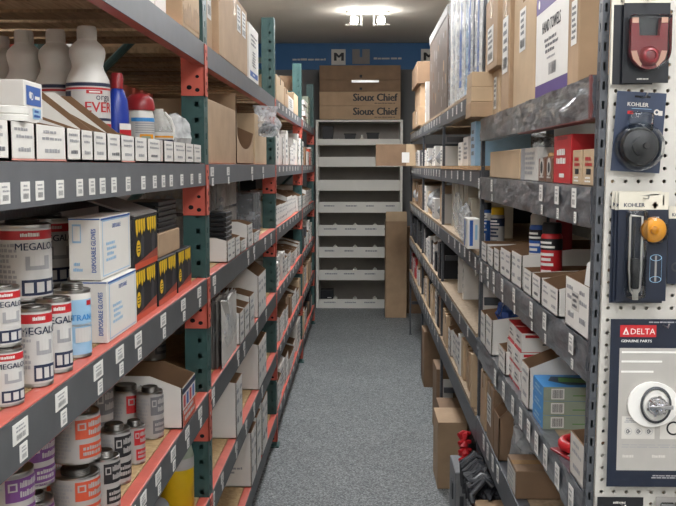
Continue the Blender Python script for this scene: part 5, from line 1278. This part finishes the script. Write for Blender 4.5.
# fill valve packs
for k in range(3):
    t, w, h, f = card(['navy pack with cream header at the back of three, yellow disc row','navy pack with cream header in the middle of three, yellow disc row','navy pack with cream header and a round yellow disc, front of three'][k], 612+3.5*k, 662+3.5*k, 191+ (1 if k else 0), 303-(2 if k == 2 else 0), navyc, .006*k, .0, 'cream-headed packs on one hook', hook=k == 2)
    g = G(); g.quad(f, 0, w, h*.84, h, cream); g.text(f, w*(.1 if k == 2 else .02), h*.865, h*.05, 'KOHLER', navy, 'l')
    if k == 2:
        g.quad(f, w*.7, w*.76, h*.85, h*.91, navy); g.quad(f, w*.67, w*.79, h*.87, h*.89, navy); g.quad(f, w*.88, w*.91, h*.88, h*.97, ink); g.poly(f, [(w*.42,h*.965),(w*.78,h*.97),(w*.82,h*.985),(w*.6,h*.978)], ink)
        g.scribble(f, w*.62, w*.9, h*.76, h*.78, 1, offw, 2)
        for q in (0, 1): g.disc(f, w*.78, h*(.2+.2*q), w*.12, lblue, .0009, 20, h*.03, .86)
        g.quad(f, w*.66, w*.665, h*.2, h*.4, lblue); g.quad(f, w*.895, w*.9, h*.2, h*.4, lblue); g.quad(f, w*.76, w*.8, h*.18, h*.42, greyc)
    obj('printed_front', g, t)
    if k == 2:
        g = G(); x = -w*.17
        g.tube([(x-w*.12,-.012,h*.78),(x-w*.12,-.012,h*.3),(x-w*.08,-.012,h*.1),(x,-.012,h*.05),(x+w*.1,-.012,h*.1),(x+w*.12,-.012,h*.3),(x+w*.12,-.012,h*.78),(x-w*.12,-.012,h*.79)], .0022, offw, 8)
        g.tube([(x-w*.03,-.01,h*.74),(x-w*.03,-.01,h*.4)], .002, blkpl, 8); g.box(x-w*.09, x+w*.07, -.024, -.003, h*.12, h*.4, blkpl, .004); g.lathe([(.006,0),(.006,.02),(.01,.022),(.01,.028)], 12, (x+w*.02,-.012,h*.02), m=offw)
        obj('valve', g, t)
        g = G(); T = Matrix.Rotation(PI/2, 3, 'X'); c = (w*.17,-.006,h*.66)
        g.lathe([(.0235,0),(.0245,.003),(.0245,.011),(.022,.013),(.008,.0135),(.0075,.019),(.003,.021)], 32, c, m=amber, tilt=T); obj('yellow_disc', g, t)
        g = G(); g.lathe([(.027,0),(.026,.018),(.02,.024),(.004,.025)], 28, (w*.18,-.004,h*.652), m=bcl, tilt=T); g.box(-w*.36, w*.02, -.03, -.002, h*.04, h*.84, bcl, .006); obj('blister', g, t)
t, w, h, f = card('navy pack with cream header at the picture edge, beside the yellow-disc pack', 669, 719, 206, 284, navyc, .0)
g = G(); g.quad(f, 0, w, h*.84, h, cream); g.text(f, w*.06, h*.87, h*.06, 'KOHLER', navy, 'l'); g.disc(f, w*.18, h*.22, w*.1, dgrey, .001, 18, None, .6); obj('printed_front', g, t)
# large trim pack
t, w, h, f = card('large navy pack with grey picture panel and red DELTA badge', 611, 716, 319, 487, navyc, .008, 0, 'packs hung on the pegboard')
panel = mat('pale_grey_panel', (176,172,166), .4, var=.03)
pa, pb_, pc, pd = w*.09, w*.97, h*.1, h*.83
g = G(); g.quad(f, pa, pb_, pc, pd, panel)
g.quad(f, w*.09, w*.435, h*.895, h*.965, red); g.text(f, w*.185, h*.912, h*.048, 'DELTA', paper, 'l', .0012, False)
g.poly(f, [(w*.115,h*.91),(w*.175,h*.91),(w*.145,h*.953)], paper, .0012); g.poly(f, [(w*.132,h*.914),(w*.158,h*.914),(w*.145,h*.934)], red, .0016)
g.text(f, w*.1, h*.865, h*.021, 'GENUINE PARTS', paper, 'l', .0012, True, 0, 1.15)
for (a, b, z) in ((.11,.8,.8),(.11,.5,.745),(.11,.42,.685)): g.quad(f, w*a, w*b, h*z, h*(z+.012), paper, .0012)
for k in range(2):
    a0 = w*(.13+.37*k); g.quad(f, a0, a0+w*.32, h*.29, h*.425, offw, .001)
    if k == 0:
        g.scribble(f, a0+.005, a0+w*.2, h*.385, h*.418, 3, inkl, 5, .0014)
        for q in range(3): g.disc(f, a0+w*(.065+.1*q), h*.335, w*.036, inkl, .0012, 16, None, .9); g.disc(f, a0+w*(.06+.1*q), h*.335, w*.018, ink, .0014, 12, h*.014, .45); g.quad(f, a0+w*(.06+.1*q), a0+w*(.085+.1*q), h*.332, h*.338, ink, .0014)
    else: g.disc(f, a0+w*.13, h*.355, w*.07, inkd, .0014, 20, None, .75)
g.scribble(f, w*.11, w*.95, h*.235, h*.262, 2, inkl, 8, .0012, .4)
for k in range(3): g.scribble(f, w*(.14+.28*k), w*(.3+.28*k), h*.17, h*.2, 1, offw, 8+k, .0012)
g.scribble(f, w*.42, w*.75, h*.05, h*.075, 2, inkl, 9, .0012); g.scribble(f, w*.35, w*.7, h*.975, h*.99, 1, inkl, 3, .0012)
obj('printed_front', g, t)
T = Matrix.Rotation(PI/2, 3, 'X'); cx, cz = -.0205, h*.5
g = G()
P = [(-.062,-.004,0),(-.05,-.004,-.022),(-.02,-.004,-.036)]
P = [(cx-.072+.0, -.0015, cz+.006)]
E_ = []
for k in range(24):
    a = 2*PI*k/24; E_.append((cx+(.056 if math.cos(a) > 0 else .047)*math.cos(a), -.0015, cz+.046*math.sin(a)))
g.prism(E_, (0,-.006,0), paper); obj('trim_plate', g, t, 'white oval trim plate')
g = G(); g.lathe([(.037,.0),(.0375,.004),(.033,.006),(.0325,.004)], 36, (cx+.008,-.0075,cz), m=dgrey, tilt=T, caps=False, sx=.82); g.lathe([(.032,0),(.03,.003)], 32, (cx+.008,-.0075,cz), m=white, tilt=T, sx=.82)
obj('ring', g, t, 'dark ring round the centre')
g = G(); chrome = mat('chrome', (200,200,204), .12, 1, var=0)
g.lathe([(.018,0),(.019,.01),(.015,.016),(.008,.017)], 28, (cx+.008,-.011,cz), m=chrome, tilt=T)
for k in range(6):
    a = 2*PI*k/6+.3; g.tube([(cx+.008+.006*math.cos(a),-.028,cz+.006*math.sin(a)), (cx+.008+.02*math.cos(a),-.02,cz+.02*math.sin(a))], .0035, chrome, 8)
g.box(cx-.012, cx+.036, -.032, -.026, cz-.004, cz+.004, chrome, .001); obj('spline', g, t, 'chrome splined spindle')
# small cards at the foot
t, w, h, f = card('small black card hanging at the foot of the pegboard', 597.5, 643.5, 497, 548, blk, .0)
g = G(); g.scribble(f, w*.33, w*.62, h*.86, h*.93, 1, offw, 4); g.quad(f, w*.05, w*.9, h*.6, h*.8, dred); obj('printed_front', g, t)
t, w, h, f = card('clear packet hanging beside the small black card', 656, 692, 497, 540, greyc, .0)
g = G(); g.box(-w*.4, w*.4, -.012, -.002, h*.1, h*.9, bcl, .004); obj('blister', g, t)
# ---------------------------------------------------------------- camera, world, exposure
cam = bpy.data.cameras.new('camera'); cam.sensor_width = 36; cam.sensor_fit = 'HORIZONTAL'; cam.lens = FOC/676*36; cam.clip_start = .05; cam.clip_end = 100
co = bpy.data.objects.new('camera', cam); COL.objects.link(co)
co.location = (0, 0, CAM_H); co.rotation_euler = (PI/2-PITCH, 0, YAW); SC.camera = co
w_ = bpy.data.worlds.new('world'); SC.world = w_; w_.use_nodes = True
w_.node_tree.nodes['Background'].inputs['Color'].default_value = (.5,.52,.55,1); w_.node_tree.nodes['Background'].inputs['Strength'].default_value = .2
vs = SC.view_settings; vs.view_transform = 'Standard'; vs.look = 'None'; vs.gamma = 1; vs.use_curve_mapping = False; vs.exposure = EXPO
for _l, _c in LABELS.items():
    if _c > 1 and 'ceiling light panel' not in _l: print('DUPLABEL', _c, _l)
    if not 4 <= len(_l.split()) <= 16: print('LABELLEN', len(_l.split()), _l)
